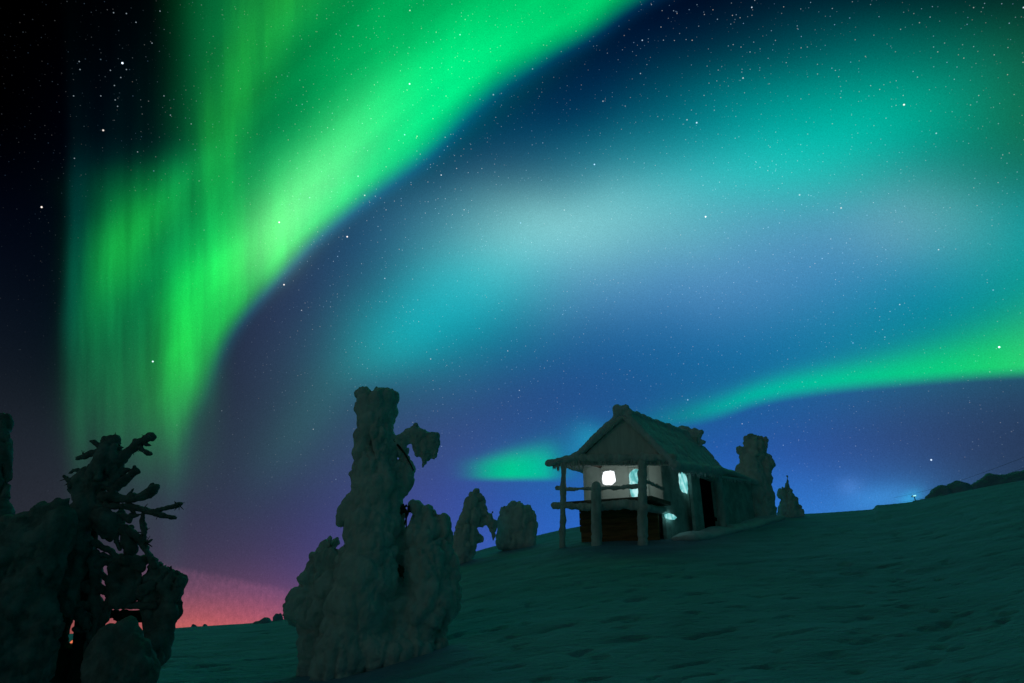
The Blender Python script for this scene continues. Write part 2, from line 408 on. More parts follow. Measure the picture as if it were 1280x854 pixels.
_WJ = _rng.rand(32, 32, 32, 3)
def worley(P, scale):
    p = P * scale + 500.0
    i = np.floor(p).astype(int); best = np.full(len(P), 9.0); sec = np.full(len(P), 9.0)
    for dx in (-1, 0, 1):
        for dy in (-1, 0, 1):
            for dz in (-1, 0, 1):
                c = i + np.array([dx, dy, dz]); k = c % 32
                q = c + 0.15 + 0.7 * _WJ[k[:, 0], k[:, 1], k[:, 2]]
                d = ((q - p) ** 2).sum(1)
                nb = np.minimum(best, d); sec = np.minimum(sec, np.maximum(best, d)); best = nb
    return np.sqrt(best), np.sqrt(sec)
def puffs(P, cell):
    Q = P * np.array([1, 1, 0.58]) + 0.25 * cell * np.stack([fbm(P + 9, 1.3 / cell, 1), fbm(P + 31, 1.3 / cell, 1), fbm(P + 57, 1.3 / cell, 1)], -1)
    a, b = worley(Q, 1.0 / cell)
    dome = np.sqrt(np.clip(1.05 - a * a, 0, 1)) - 0.72
    crack = np.clip(1 - (b - a) / 0.16, 0, 1)
    return dome, crack

# ------------------------------------------------------------------ materials
def mat(name, base, rough=0.7, nscale=6.0, var=0.12, bump=0.3, bscale=30.0, spec=0.3, tint=None, stretch=None, detail=4.0, bdist=0.02, translucent=0.0):
    m = bpy.data.materials.new(name); m.use_nodes = True
    t = m.node_tree; n = NT(t)
    b = t.nodes['Principled BSDF']
    co = n.new('ShaderNodeTexCoord').outputs['Object']
    if stretch:
        co = n.vm('MULTIPLY', co, stretch)
    a = n.noise(co, nscale, detail, 0.6)
    lo = tuple(c * (1 - var) for c in base); hi = tint or tuple(min(1, c * (1 + var)) for c in base)
    n.put(b.inputs['Base Color'], n.ramp(n.smooth(a, 0.3, 0.7), [(0, lo), (1, hi)]))
    b.inputs['Roughness'].default_value = rough
    b.inputs['Specular IOR Level'].default_value = spec
    bp = n.new('ShaderNodeBump'); bp.inputs['Strength'].default_value = bump; bp.inputs['Distance'].default_value = bdist
    n.put(bp.inputs['Height'], n.noise(co, bscale, 5.0, 0.65))
    t.links.new(bp.outputs[0], b.inputs['Normal'])
    if translucent:
        tr = n.new('ShaderNodeBsdfTranslucent'); tr.inputs[0].default_value = (0.8, 0.85, 0.85, 1)
        mx = n.new('ShaderNodeMixShader'); mx.inputs[0].default_value = translucent
        t.links.new(b.outputs[0], mx.inputs[1]); t.links.new(tr.outputs[0], mx.inputs[2])
        t.links.new(mx.outputs[0], t.nodes['Material Output'].inputs[0])
    return m

def emit_mat(name, stops, strength, nscale=8.0, stretch=None):
    m = bpy.data.materials.new(name); m.use_nodes = True
    t = m.node_tree; n = NT(t); b = t.nodes['Principled BSDF']
    co = n.new('ShaderNodeTexCoord').outputs['Object']
    if stretch: co = n.vm('MULTIPLY', co, stretch)
    c = n.ramp(n.noise(co, nscale, 3.0, 0.6), stops)
    n.put(b.inputs['Base Color'], (0.3, 0.35, 0.35))
    n.put(b.inputs['Emission Color'], c)
    b.inputs['Emission Strength'].default_value = strength
    return m

SNOW = mat("snow", (0.80, 0.82, 0.84), 0.65, 3.0, 0.06, 0.5, 16.0, bdist=0.03)
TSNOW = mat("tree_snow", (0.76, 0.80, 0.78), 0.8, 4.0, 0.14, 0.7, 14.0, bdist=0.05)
SHADE_RIME = mat("shade_darkened_rime", (0.24, 0.28, 0.28), 0.8, 5.0, 0.35, 0.8, 16.0, bdist=0.04)  # rimed snow, its colour darkened to stand in for weaker light at the left
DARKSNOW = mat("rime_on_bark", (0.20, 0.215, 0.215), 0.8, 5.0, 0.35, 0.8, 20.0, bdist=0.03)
BARK = mat("bark", (0.07, 0.055, 0.045), 0.9, 9.0, 0.3, 0.8, 25.0)
NEEDLE = mat("needles", (0.04, 0.055, 0.035), 0.85, 9.0, 0.3, 0.6, 40.0)
WOOD = mat("weathered_wood", (0.20, 0.155, 0.125), 0.8, 5.0, 0.25, 0.6, 18.0, stretch=(1, 1, 0.15))
PLANK = mat("orange_brown_planks", (0.36, 0.17, 0.07), 0.75, 5.0, 0.35, 0.6, 14.0, stretch=(0.3, 0.3, 2.5))
FROSTWOOD = mat("frosted_wood", (0.72, 0.72, 0.70), 0.85, 4.0, 0.25, 0.7, 14.0, stretch=(1, 1, 0.3))
GABLE = mat("frosted_gable_boards", (0.80, 0.77, 0.74), 0.85, 3.0, 0.1, 0.4, 12.0, stretch=(3, 3, 0.4))
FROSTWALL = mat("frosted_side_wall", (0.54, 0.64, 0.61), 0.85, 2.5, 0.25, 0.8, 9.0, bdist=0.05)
FRONTWALL = mat("backlit_rime_wall", (0.80, 0.80, 0.76), 0.85, 2.5, 0.12, 0.6, 10.0, bdist=0.03, translucent=0.5)  # translucence is made up so the lamp behind brightens this wall
BLACK = mat("dark_interior", (0.012, 0.012, 0.012), 0.95, 5.0, 0.2, 0.1, 20.0, spec=0.0)
CABLE = mat("dark_cable", (0.03, 0.03, 0.03), 0.6)
METAL = mat("dark_metal", (0.10, 0.10, 0.10), 0.5)
GLOW_W = emit_mat("lit_window_white", [(0.0, (0.86, 0.92, 1.0)), (1.0, (1, 1, 1))], 1.6)
GLOW_C = emit_mat("lit_window_frosted", [(0.25, (0.02, 0.16, 0.16)), (0.45, (0.12, 0.50, 0.50)), (0.62, (0.45, 0.85, 0.85)), (1.0, (0.8, 1, 1))], 1.0, 7.0, (1, 1, 0.5))

# ------------------------------------------------------------------ object helpers
def link(o, parent=None):
    COL.objects.link(o)
    if parent is not None: o.parent = parent
    return o
def tag(o, label=None, cat=None, group=None, kind=None):
    if label: o['label'] = label
    if cat: o['category'] = cat
    if group: o['group'] = group
    if kind: o['kind'] = kind
    return o
def empty(name, loc, label, cat, group=None):
    o = bpy.data.objects.new(name, None); o.location = loc
    o.empty_display_size = 0.3
    link(o); tag(o, label, cat, group)
    bpy.context.view_layer.update()
    return o
def mesh_obj(name, verts, faces, m, parent=None, smooth=False):
    me = bpy.data.meshes.new(name)
    if parent is not None:
        off = parent_world(parent)
        verts = [(v[0] - off[0], v[1] - off[1], v[2] - off[2]) for v in verts]
    me.from_pydata([tuple(v) for v in verts], [], [tuple(f) for f in faces])
    me.validate(); me.update()
    if smooth: me.polygons.foreach_set('use_smooth', [True] * len(me.polygons))
    me.materials.append(m)
    return link(bpy.data.objects.new(name, me), parent)
def parent_world(p):
    v = Vector(p.location)
    while p.parent: p = p.parent; v += Vector(p.location)
    return v

def quadmesh(V, Q, T=None):
    return V, Q

class MB:
    """collects polygons in world coordinates"""
    def __init__(s): s.v = []; s.f = []
    def prism(s, poly, off):
        """poly: 3-D outline, off: extrusion vector"""
        n = len(poly); b = len(s.v); off = Vector(off)
        s.v += [Vector(p) for p in poly] + [Vector(p) + off for p in poly]
        s.f.append(list(range(b, b + n))[::-1]); s.f.append(list(range(b + n, b + 2 * n)))
        for i in range(n):
            j = (i + 1) % n
            s.f.append([b + i, b + j, b + n + j, b + n + i])
        return s
    def tube(s, pts, rad, seg=10, rough=0.0, seed=0):
        rnd = random.Random(seed)
        pts = [Vector(p) for p in pts]
        if not isinstance(rad, (list, tuple)): rad = [rad] * len(pts)
        b0 = len(s.v); n = len(pts)
        for i, p in enumerate(pts):
            d = (pts[min(i + 1, n - 1)] - pts[max(i - 1, 0)]).normalized()
            a = d.cross(Vector((0, 0, 1)))
            if a.length < 0.2: a = d.cross(Vector((0, 1, 0)))
            a.normalize(); c = d.cross(a)
            for k in range(seg):
                t = 2 * math.pi * k / seg
                r = rad[i] * (1 + rough * (rnd.random() * 2 - 1))
                s.v.append(p + a * (math.cos(t) * r) + c * (math.sin(t) * r))
        for i in range(n - 1):
            for k in range(seg):
                k2 = (k + 1) % seg
                s.f.append([b0 + i * seg + k, b0 + i * seg + k2, b0 + (i + 1) * seg + k2, b0 + (i + 1) * seg + k])
        s.f.append([b0 + k for k in range(seg)][::-1])
        s.f.append([b0 + (n - 1) * seg + k for k in range(seg)])
        return s
    def build(s, name, m, parent=None, smooth=False):
        o = mesh_obj(name, s.v, s.f, m, parent, smooth)
        bm = bmesh.new(); bm.from_mesh(o.data)
        bmesh.ops.recalc_face_normals(bm, faces=bm.faces); bm.to_mesh(o.data); bm.free()
        return o

_ico = {}
def ico(sub):
    if sub not in _ico:
        bm = bmesh.new(); bmesh.ops.create_icosphere(bm, subdivisions=sub, radius=1)
        V = np.array([v.co[:] for v in bm.verts]); Fc = np.array([[v.index for v in f.verts] for f in bm.faces]); bm.free()
        _ico[sub] = (V, Fc)
    return _ico[sub]

def mass(name, balls, m, parent=None, voxel=0.05, amp=0.06, nscale=3.0, extra=None, smooth_iter=2, fine=0.012, puff=None):
    """union of balls [(centre, (rx,ry,rz))] -> one lumpy closed surface"""
    V, Fc = ico(2); vs = []; fs = []; b = 0
    for c, r in balls:
        if not isinstance(r, (tuple, list)): r = (r, r, r)
        vs.append(V * np.array(r) + np.array(tuple(c))); fs.append(Fc + b); b += len(V)
    if extra is not None:
        ev = np.array([tuple(v) for v in extra.v])
    vs = np.concatenate(vs) if vs else np.zeros((0, 3))
    faces = [tuple(f) for f in np.concatenate(fs)] if fs else []
    verts = [tuple(v) for v in vs]
    if extra is not None:
        faces += [tuple(i + len(verts) for i in f) for f in extra.f]
        verts += [tuple(v) for v in extra.v]
    me = bpy.data.meshes.new("tmp"); me.from_pydata(verts, [], faces); me.update()
    o = bpy.data.objects.new("tmp", me); COL.objects.link(o)
    md = o.modifiers.new("r", 'REMESH'); md.mode = 'VOXEL'; md.voxel_size = voxel; md.adaptivity = 0
    sm = o.modifiers.new("s", 'SMOOTH'); sm.iterations = smooth_iter; sm.factor = 0.6
    dg = bpy.context.evaluated_depsgraph_get()
    me2 = bpy.data.meshes.new_from_object(o.evaluated_get(dg), depsgraph=dg)
    COL.objects.unlink(o); bpy.data.objects.remove(o); bpy.data.meshes.remove(me)
    n = len(me2.vertices)
    P = np.empty(n * 3); me2.vertices.foreach_get('co', P); P = P.reshape(-1, 3)
    N = np.empty(n * 3); me2.vertex_normals.foreach_get('vector', N); N = N.reshape(-1, 3)
    d = amp * fbm(P * np.array([1, 1, 0.75]), nscale, 3, 0.5, True) + fine * fbm(P, nscale * 5, 3, 0.6)
    if puff:
        pc, pa = puff
        pa = pa * (0.45 + 1.1 * np.clip(0.5 + fbm(P + 400, 0.5 / pc, 2), 0, 1)); d = d + 0.012 * fbm(P + 5, 22.0, 2)
        dm, ck = puffs(P, pc); dm2, ck2 = puffs(P + 7, pc * 0.42)
        hole = np.clip(fbm(P + 91, 0.8 / pc, 2) * 2.4 - 0.25, 0, 1)      # places where the crust has gaps
        d = d * 0.4 + pa * (1.25 * dm - 0.55 * ck * (0.35 + 1.6 * hole)) + pa * 0.55 * (dm2 - 0.25 * ck2) + pa * 0.14 * puffs(P + 3, pc * 0.2)[0] - pa * 0.3
    P = P + N * d[:, None]
    if parent is not None:
        P = P - np.array(tuple(parent_world(parent)))
    me2.vertices.foreach_set('co', P.ravel())
    me2.polygons.foreach_set('use_smooth', np.ones(len(me2.polygons), dtype=bool))
    me2.update(); me2.name = name
    me2.materials.clear(); me2.materials.append(m)
    ob = bpy.data.objects.new(name, me2)
    return link(ob, parent)

def chain(pts, D, step=0.45, dz=0.0, flat=1.0):
    """pts: [(X, Y, r_px[, depth offset])] in photo pixels at northing D -> balls along the line"""
    out = []
    P = []
    for p in pts:
        d = D + dz + (p[3] if len(p) > 3 else 0)
        c = at(p[0], p[1], d); r = p[2] * (c.dot(FWD)) / F
        P.append((c, r))
    for (a, ra), (b, rb) in zip(P[:-1], P[1:]):
        n = max(1, int((b - a).length / (step * max(0.02, min(ra, rb)))))
        for i in range(n):
            t = i / n; r = ra + (rb - ra) * t
            out.append((a.lerp(b, t), (r, r * flat, r)))
    out.append((P[-1][0], (P[-1][1], P[-1][1] * flat, P[-1][1])))
    return out
def lumps(balls, n, lo, hi, seed, droop=1.5, up=False):
    """extra snow knobs and drooping boughs on the surface of the balls"""
    rnd = random.Random(seed); out = []
    for c, r in balls:
        if not isinstance(r, (tuple, list)): r = (r, r, r)
        for _ in range(n):
            d = Vector((rnd.gauss(0, 1), rnd.gauss(0, 1), rnd.gauss(0, 0.8)))
            d.normalize()
            s = r[0] * rnd.uniform(lo, hi)
            out.append((Vector(c) + Vector((d.x * r[0], d.y * r[1], d.z * r[2])) * 0.86, (s, s, s * rnd.uniform(1, droop))))
    return out

# ------------------------------------------------------------------ the ground
SKYL = [(-900, 900), (-500, 870), (-200, 850), (0, 836), (60, 824), (110, 812), (160, 798), (200, 788), (225, 786), (290, 782), (350, 777), (400, 766), (470, 742), (560, 701), (600, 687), (640, 677),
        (680, 667), (700, 662), (740, 655), (800, 651), (850, 648), (930, 646), (1000, 643), (1050, 639.5), (1088, 637), (1130, 633), (1160, 627), (1200, 615), (1240, 607), (1280, 600), (1400, 585), (1700, 566), (2200, 560)]
PHI, ELT, = [], []
for X, Y in SKYL:
    r_ = ray(X, Y); PHI.append(math.atan2(r_.x, r_.y)); ELT.append(r_.z / math.hypot(r_.x, r_.y))
PHI = np.array([-3.15, -2.2] + PHI + [2.2, 3.15]); ELT = np.array([-0.02, -0.03] + ELT + [0.08, -0.02])
_ph = np.linspace(-3.15, 3.15, 4001); _el = np.interp(_ph, PHI, ELT)
_k = np.exp(-0.5 * (np.arange(-40, 41) / 12.0) ** 2); _k /= _k.sum()
_el = np.convolve(np.pad(_el, 40, 'edge'), _k, 'valid')
RCX = np.array([-3.15, -0.6, -0.3, -0.08, 0.02, 0.2, 0.35, 0.6, 1.2, 3.15]); RCY = np.array([24, 24, 25, 25, 26, 28, 30, 34, 34, 24.0])
STEP = math.atan2(ray(1091, 634).x, ray(1091, 634).y)
def ground_np(x, y):
    ph = np.arctan2(x, y); r = np.hypot(x, y)
    el = np.interp(ph, _ph, _el); rc = np.interp(ph, RCX, RCY)
    zn = lambda q: -1.4 + 0.09 * q
    zc = rc * el
    t = np.clip((r - 4.0) / (rc - 4.0), 0, 1)
    t = t * t * (1.55 - 0.55 * t)          # gentle start, steeper towards the crest
    t = 0.35 * t + 0.65 * np.clip((r - 4.0) / (rc - 4.0), 0, 1)
    z1 = zn(np.minimum(r, rc)) * (1 - 0) + (zc - zn(rc)) * t
    d = np.maximum(r - rc, 0)
    z = z1 + 0.03 * d * np.exp(-d / 4) - 0.0016 * np.minimum(d, 60) ** 2 - np.maximum(d - 60, 0) * 0.05 * np.exp(-d / 900.0)
    P = np.stack([x, y, np.zeros_like(x)], -1).reshape(-1, 3)
    # a wind-cut step in the snow cover on the crest
    st = np.clip((ph - STEP) / 0.004, 0, 1) * np.clip(1 - (ph - STEP) / 0.12, 0, 1) * np.clip((r - rc + 6) / 5, 0, 1)
    z = z + 0.16 * st
    near = np.clip(1.2 - r / 60, 0.0, 1)
    soft_ = fbm(P * np.array([0.7, 1.3, 1]), 0.35, 3).reshape(x.shape) * 0.10
    rot = np.stack([P[:, 0] * 0.93 + P[:, 1] * 0.36, (-P[:, 0] * 0.36 + P[:, 1] * 0.93) * 2.6, P[:, 2]], -1)
    drift_ = fbm(rot, 0.9, 4, 0.55).reshape(x.shape) * 0.05
    pock = np.clip(fbm(rot + 50, 2.3, 2, 0.5).reshape(x.shape) - 0.30, 0, 1) * -0.13
    crest = np.clip(1 - np.abs(r - rc) / 5.0, 0, 1)
    return z + (soft_ * (1 - 0.75 * crest) + drift_ * (1 - 0.6 * crest) + pock * (1 - crest)) * near
def gz(x, y):
    return float(ground_np(np.array([[x]], float), np.array([[y]], float))[0, 0])

ph = np.concatenate([np.linspace(-math.pi, -0.85, 70)[:-1], np.linspace(-0.85, 0.85, 820), np.linspace(0.85, math.pi, 70)[1:]])
rr = np.concatenate([np.linspace(0.4, 7, 24)[:-1], np.geomspace(7, 40, 420), np.geomspace(40, 4000, 60)[1:]])
PH, RR = np.meshgrid(ph, rr)
GXm = RR * np.sin(PH); GYm = RR * np.cos(PH); GZm = ground_np(GXm, GYm)
gv = np.stack([GXm, GYm, GZm], -1).reshape(-1, 3)
nr, nc = PH.shape
idx = np.arange(nr * nc).reshape(nr, nc)
q = np.stack([idx[:-1, :-1], idx[:-1, 1:], idx[1:, 1:], idx[1:, :-1]], -1).reshape(-1, 4)
gv = np.vstack([gv, [[0, 0, float(GZm[0].mean())]]])
tri = [(int(idx[0, i + 1]), int(idx[0, i]), len(gv) - 1) for i in range(nc - 1)]
me = bpy.data.meshes.new("snow_ground")
me.from_pydata(gv.tolist(), [], [tuple(f) for f in q[:, ::-1].tolist()] + tri)
me.polygons.foreach_set('use_smooth', np.ones(len(me.polygons), dtype=bool)); me.update()
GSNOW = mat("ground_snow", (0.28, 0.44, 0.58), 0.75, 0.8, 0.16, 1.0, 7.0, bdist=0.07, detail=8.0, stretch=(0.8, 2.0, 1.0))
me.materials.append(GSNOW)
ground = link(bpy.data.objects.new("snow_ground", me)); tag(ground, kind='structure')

# ------------------------------------------------------------------ the hut
AF = math.radians(22); AL = math.radians(38)
HR = Vector((math.cos(AF), -math.sin(AF), 0)); HL = Vector((math.sin(AL), math.cos(AL), 0)); HZ = Vector((0, 0, 1))
HO = at(830.5, 651, 20.6)
def H(u, v, z): return HO + HR * u + HL * v + HZ * z
def _solve(X, Y, cols, rhs):
    from mathutils import Matrix
    M = Matrix((cols[0], cols[1], cols[2])).transposed()
    return M.inverted() @ rhs
def HV(X, Y, v):
    """(u, z) of the photo pixel on the plane v = const"""
    s = _solve(X, Y, (ray(X, Y), -HR, -HZ), HO + HL * v)
    return s[1], s[2]
def HU(X, Y, u):
    s = _solve(X, Y, (ray(X, Y), -HL, -HZ), HO + HR * u)
    return s[1], s[2]
def zx(x, y): return 670 + x / 4.271, 490 + y / 4.271       # detail-crop pixels
def PV(x, y, v):
    u, z = HV(*zx(x, y), v); return H(u, v, z)
def PU(x, y, u):
    v, z = HU(*zx(x, y), u); return H(u, v, z)

v_door = HU(*zx(883, 560), 0.28)[0]
ul, _ = HV(*zx(262, 700), 0.0)
uL = ul
vB, _ = HU(*zx(985, 405), 0.25)
print("hut width", -ul, "length v", vB)
cx_ = H(uL / 2, 1.5, 0)
hut = empty("cabin", (cx_.x, cx_.y, gz(cx_.x, cx_.y)), "small snow-caked wooden cabin with lit windows and open porch on the hill crest", "cabin")
VF = -1.25                                   # plane of porch front / gable
LEN = 4.2
zdeck = HV(*zx(300, 605), 0.0)[1]
zb = -1.2
ztop = HV(*zx(690, 350), 0.0)[1]
print("deck", zdeck, "top", ztop)

def wall_with_holes(u0, u1, z0, z1, holes, v0, th, name, m, axis='u', open_back=False):
    """rectangular wall pierced by rectangular holes, as boxes butted together"""
    mb = MB()
    us = sorted(set([u0, u1] + [h[0] for h in holes] + [h[1] for h in holes]))
    for a, b in zip(us[:-1], us[1:]):
        hs = sorted([(h[2], h[3]) for h in holes if h[0] <= a + 1e-6 and h[1] >= b - 1e-6])
        z = z0
        for c, d in hs + [(z1, z1)]:
            if c > z + 1e-4:
                if axis == 'u': poly = [H(a, v0, z), H(b, v0, z), H(b, v0, c), H(a, v0, c)]; off = HL * th
                else: poly = [H(v0, a, z), H(v0, b, z), H(v0, b, c), H(v0, a, c)]; off = HR * -th
                mb.prism(poly, off)
                if open_back: mb.f = [f for f in mb.f if f != list(range(len(mb.v) - 4, len(mb.v)))]
            z = d
    return mb.build(name, m, hut)

# openings of the front wall
w1 = [*HV(*zx(352, 506), 0), *HV(*zx(424, 414), 0)]
w2 = [*HV(*zx(500, 580), 0), *HV(*zx(590, 400), 0)]
h1 = (w1[0] , w1[2], w1[1], w1[3]); h2 = (w2[0], w2[2], w2[1], w2[3])
front = wall_with_holes(uL, 0.0, zdeck, ztop + 0.35, [h1, h2], 0.0, 0.06, "front_wall", FRONTWALL, open_back=True)
# side wall with its window
sw = [*HU(*zx(767, 538), 0), *HU(*zx(806, 434), 0)]
LENu = HU(*zx(838, 560), 0.28)[0] + .12
side = wall_with_holes(0.0, 0.0, 0, 0, [], 0, 0.1, "tmp", FROSTWALL) if False else None
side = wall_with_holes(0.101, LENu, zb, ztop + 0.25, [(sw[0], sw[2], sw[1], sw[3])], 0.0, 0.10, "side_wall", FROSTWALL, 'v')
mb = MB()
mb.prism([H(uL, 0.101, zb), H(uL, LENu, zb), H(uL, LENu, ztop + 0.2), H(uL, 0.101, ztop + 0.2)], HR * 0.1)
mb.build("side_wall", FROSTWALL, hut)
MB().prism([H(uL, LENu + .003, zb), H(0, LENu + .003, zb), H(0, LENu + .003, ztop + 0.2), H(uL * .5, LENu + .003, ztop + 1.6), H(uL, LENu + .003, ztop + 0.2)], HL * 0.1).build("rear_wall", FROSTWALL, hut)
MB().prism([H(uL + .11, 0.11, zdeck - .12), H(-.11, 0.11, zdeck - .12), H(-.11, 0.11, zdeck - .02), H(uL + .11, 0.11, zdeck - .02)], HL * (LENu - .15)).build("interior_floor", WOOD, hut)

def window(hole, plane, name_pane_mat, axis, shape=None, seed=0, inset=0.03, fr=0.035, jag=0.02):
    a0, a1, z0, z1 = hole
    wdw = empty_child("window", hut, (H((a0 + a1) / 2, plane, (z0 + z1) / 2) if axis == 'u' else H(plane, (a0 + a1) / 2, (z0 + z1) / 2)))
    def pt(a, z, d): return H(a, plane + d, z) if axis == 'u' else H(plane - d, a, z)
    n = HL if axis == 'u' else HR * -1
    # rime crust that has grown inwards from the frame, leaving a ragged clear patch
    rnd = random.Random(seed); m_ = MB(); N = 40
    ca, cz = (a0 + a1) / 2, (z0 + z1) / 2
    hw, hh = (a1 - a0) / 2, (z1 - z0) / 2
    rad = [1 - jag * rnd.random() * 6 for _ in range(N)]
    inner = []; outer = []
    for k in range(N):
        t = 2 * math.pi * k / N; c, s_ = math.cos(t), math.sin(t)
        e = 1 / (abs(c) ** 3 + abs(s_) ** 3) ** (1 / 3)
        kk = rad[k] * 0.5 + rad[(k + 1) % N] * 0.5
        inner.append((ca + hw * c * e * .97 * kk, cz + hh * s_ * e * .97 * kk))
        sc_ = 1 / max(abs(c), abs(s_))
        outer.append((ca + hw * c * sc_, cz + hh * s_ * sc_))
    p_ = MB().prism([pt(a, z, -0.004) for a, z in inner], n * 0.012)
    p_.build("pane", name_pane_mat, wdw)
    for a, z in outer: m_.v.append(pt(ca + (a - ca) * .995, cz + (z - cz) * .995, 0.004))
    for a, z in inner: m_.v.append(pt(ca + (a - ca) * 1.002, cz + (z - cz) * 1.002, 0.002))
    for k in range(N):
        j = (k + 1) % N
        m_.f.append([k, j, N + j, N + k])
    m_.build("frame", FRONTWALL if axis == 'u' else FROSTWALL, wdw)
    return wdw
def empty_child(name, parent, wloc):
    o = bpy.data.objects.new(name, None)
    o.location = Vector(wloc) - parent_world(parent); o.empty_display_size = 0.1
    return link(o, parent)
# windows are meshes' parents: an empty part with pane and rime frame
window(h1, 0.0, GLOW_W, 'u', seed=3, jag=0.03)
window(h2, 0.0, GLOW_C, 'u', seed=5, jag=0.025)
window((sw[0], sw[2], sw[1], sw[3]), 0.0, GLOW_C, 'v', seed=8, jag=0.03)

# planked skirt under the wall and the snow-covered porch deck
skirt = MB()
ks = 7; zt_ = zdeck - 0.06
rows = np.linspace(-0.25, zt_, 5)
for a, b in zip(rows[:-1], rows[1:]):
    skirt.prism([H(uL + 0.02, -0.35, a + .008), H(-0.03, -0.35, a + .008), H(-0.03, -0.35, b - .008), H(uL + 0.02, -0.35, b - .008)], HL * 0.06)
skirt.prism([H(uL + .04, -0.32, -1.2), H(-.05, -0.32, -1.2), H(-.05, -0.32, zt_), H(uL + .04, -0.32, zt_)], HL * 0.05)
skirt.build("skirting_planks", PLANK, hut)
p3 = PV(560, 740, VF); p3t = PV(566, 350, VF)
p1 = PV(135, 795, VF); p1t = PV(148, 372, VF)
u3, _ = HV(*zx(562, 600), VF); u1, _ = HV(*zx(145, 600), VF)
MB().prism([H(u1 - .1, VF + .02, zdeck - .16), H(u3 + .3, VF + .02, zdeck - .16), H(u3 + .3, VF + .02, zdeck - .05), H(u1 - .1, VF + .02, zdeck - .05)], HL * (-VF - .03)).build("porch_deck", WOOD, hut)

def post(name, a, b, r, seed, lean=0.0, snow=True):
    n = 9; pts = [a.lerp(b, i / (n - 1)) for i in range(n)]
    rnd = random.Random(seed)
    balls = []
    N_ = int((b - a).length / (r * .45))
    for i in range(N_ + 1):
        t = i / N_; c = a.lerp(b, t); rr_ = r * (1.12 - 0.2 * t) * rnd.uniform(.92, 1.08)
        balls.append((c, (rr_, rr_, rr_ * 1.3)))
    return mass(name, balls, FROSTWOOD, hut, voxel=0.025, amp=0.03, nscale=4, fine=0.006)
dn = Vector((0, 0, -0.7))
post("post", p3 + dn, p3t, 0.125, 1)
post("post", p1 + dn, p1t, 0.085, 2)
post("post", PV(318, 790, VF - .3) + dn, PV(322, 510, VF - .3), 0.14, 3)

def rail(pts, v, r, seed, snow=0.5):
    B = []
    P = [(PV(x, y, v) if not callable(v) else v(x, y), rr_) for x, y, rr_ in pts]
    for (a, ra), (b, rb) in zip(P[:-1], P[1:]):
        n = max(2, int((b - a).length / 0.05))
        for i in range(n + 1):
            t = i / n; B.append((a.lerp(b, t), ra + (rb - ra) * t))
    return mass("rail", B, FROSTWOOD, hut, voxel=0.03, amp=0.04, nscale=6, fine=0.01)
rail([(112, 512, .07), (150, 520, .05), (250, 516, .045), (320, 518, .05), (440, 512, .05), (520, 504, .06), (560, 502, .06)], VF, 0, 1)
# thick snowy bench rail
rail([(100, 607, .10), (150, 608, .08), (240, 612, .10), (330, 615, .11), (400, 606, .12), (470, 600, .13), (530, 606, .13), (590, 618, .12)], VF, 0, 2)
# side rails from the tall post back to the wall corner
def sider(p, q, r0, r1):
    n = 14; B = [(p.lerp(q, i / n), r0 + (r1 - r0) * i / n) for i in range(n + 1)]
    return mass("rail", B, FROSTWOOD, hut, voxel=0.03, amp=0.03, nscale=6, fine=0.01)
sider(PV(590, 478, VF), PV(680, 518, -0.05), .05, .05)
sider(PV(585, 618, VF), PV(678, 632, -0.05), .11, .10)
# snow lying on the deck against the wall
dB = []
for i in range(40):
    t = i / 39; dB.append((H(uL + .2 + (-uL - .4) * t, -0.35, zdeck - .04), (0.12, 0.3, 0.07 + 0.03 * math.sin(i * 1.7))))
mass("deck_snow", dB, SNOW, hut, voxel=0.04, amp=0.02, nscale=5)

# gable boards and bargeboards
gp = [PV(*q, VF + .06) for q in ((205, 362), (465, 112), (742, 375), (730, 392), (205, 392))]
MB().prism(gp, HL * 0.06).build("gable_boards", GABLE, hut)
def barge(a, b, th, name="bargeboard"):
    A = PV(*a, VF - .05); B = PV(*b, VF - .05); n = 20
    return mass(name, [(A.lerp(B, i / 40), (th, th * .8, th)) for i in range(41)], GABLE, hut, voxel=0.035, amp=0.02, nscale=5)
barge((205, 345), (462, 128), .09); barge((475, 135), (735, 372), .09)
# front beam with its fringe of rime
bB = []
A = PV(85, 378, VF - .02); B = PV(200, 352, VF - .02); C_ = PV(730, 352, VF - .02)
for i in range(30): bB.append((A.lerp(B, i / 29), .085))
for i in range(80): bB.append((B.lerp(C_, i / 79), .10 + .02 * math.sin(i * .9)))
mass("porch_beam", bB, FROSTWOOD, hut, voxel=0.035, amp=0.03, nscale=5)
def icicles(name, p, q, n, lo, hi, seed, parent=None, m=TSNOW, r=0.028):
    rnd = random.Random(seed); mb = MB()
    for i in range(n):
        c = p.lerp(q, (i + rnd.uniform(-.4, .4)) / n) + HL * rnd.uniform(-.05, .05)
        l = rnd.uniform(lo, hi); rr_ = r * rnd.uniform(.7, 1.3)
        sw_ = Vector((rnd.uniform(-.02, .02), rnd.uniform(-.02, .02), 0))
        mb.tube([c + HZ * .05, c - HZ * l * .4 + sw_, c - HZ * l * .8 + sw_, c - HZ * l + sw_ * 1.4], [rr_, rr_ * .9, rr_ * .55, .004], 6, 0.15, seed + i)
    mb.tube([p.lerp(q, i / 12) + HZ * .03 for i in range(13)], r * 1.3, 8, .1, seed)
    return mb.build(name, m, parent or hut, True)
icicles("rime_fringe", PV(180, 368, VF), PV(700, 366, VF), 95, 0.06, 0.17, 4, m=FROSTWOOD)
icicles("rime_fringe", PV(90, 388, VF), PV(260, 372, VF), 24, 0.05, 0.26, 6, m=FROSTWOOD)

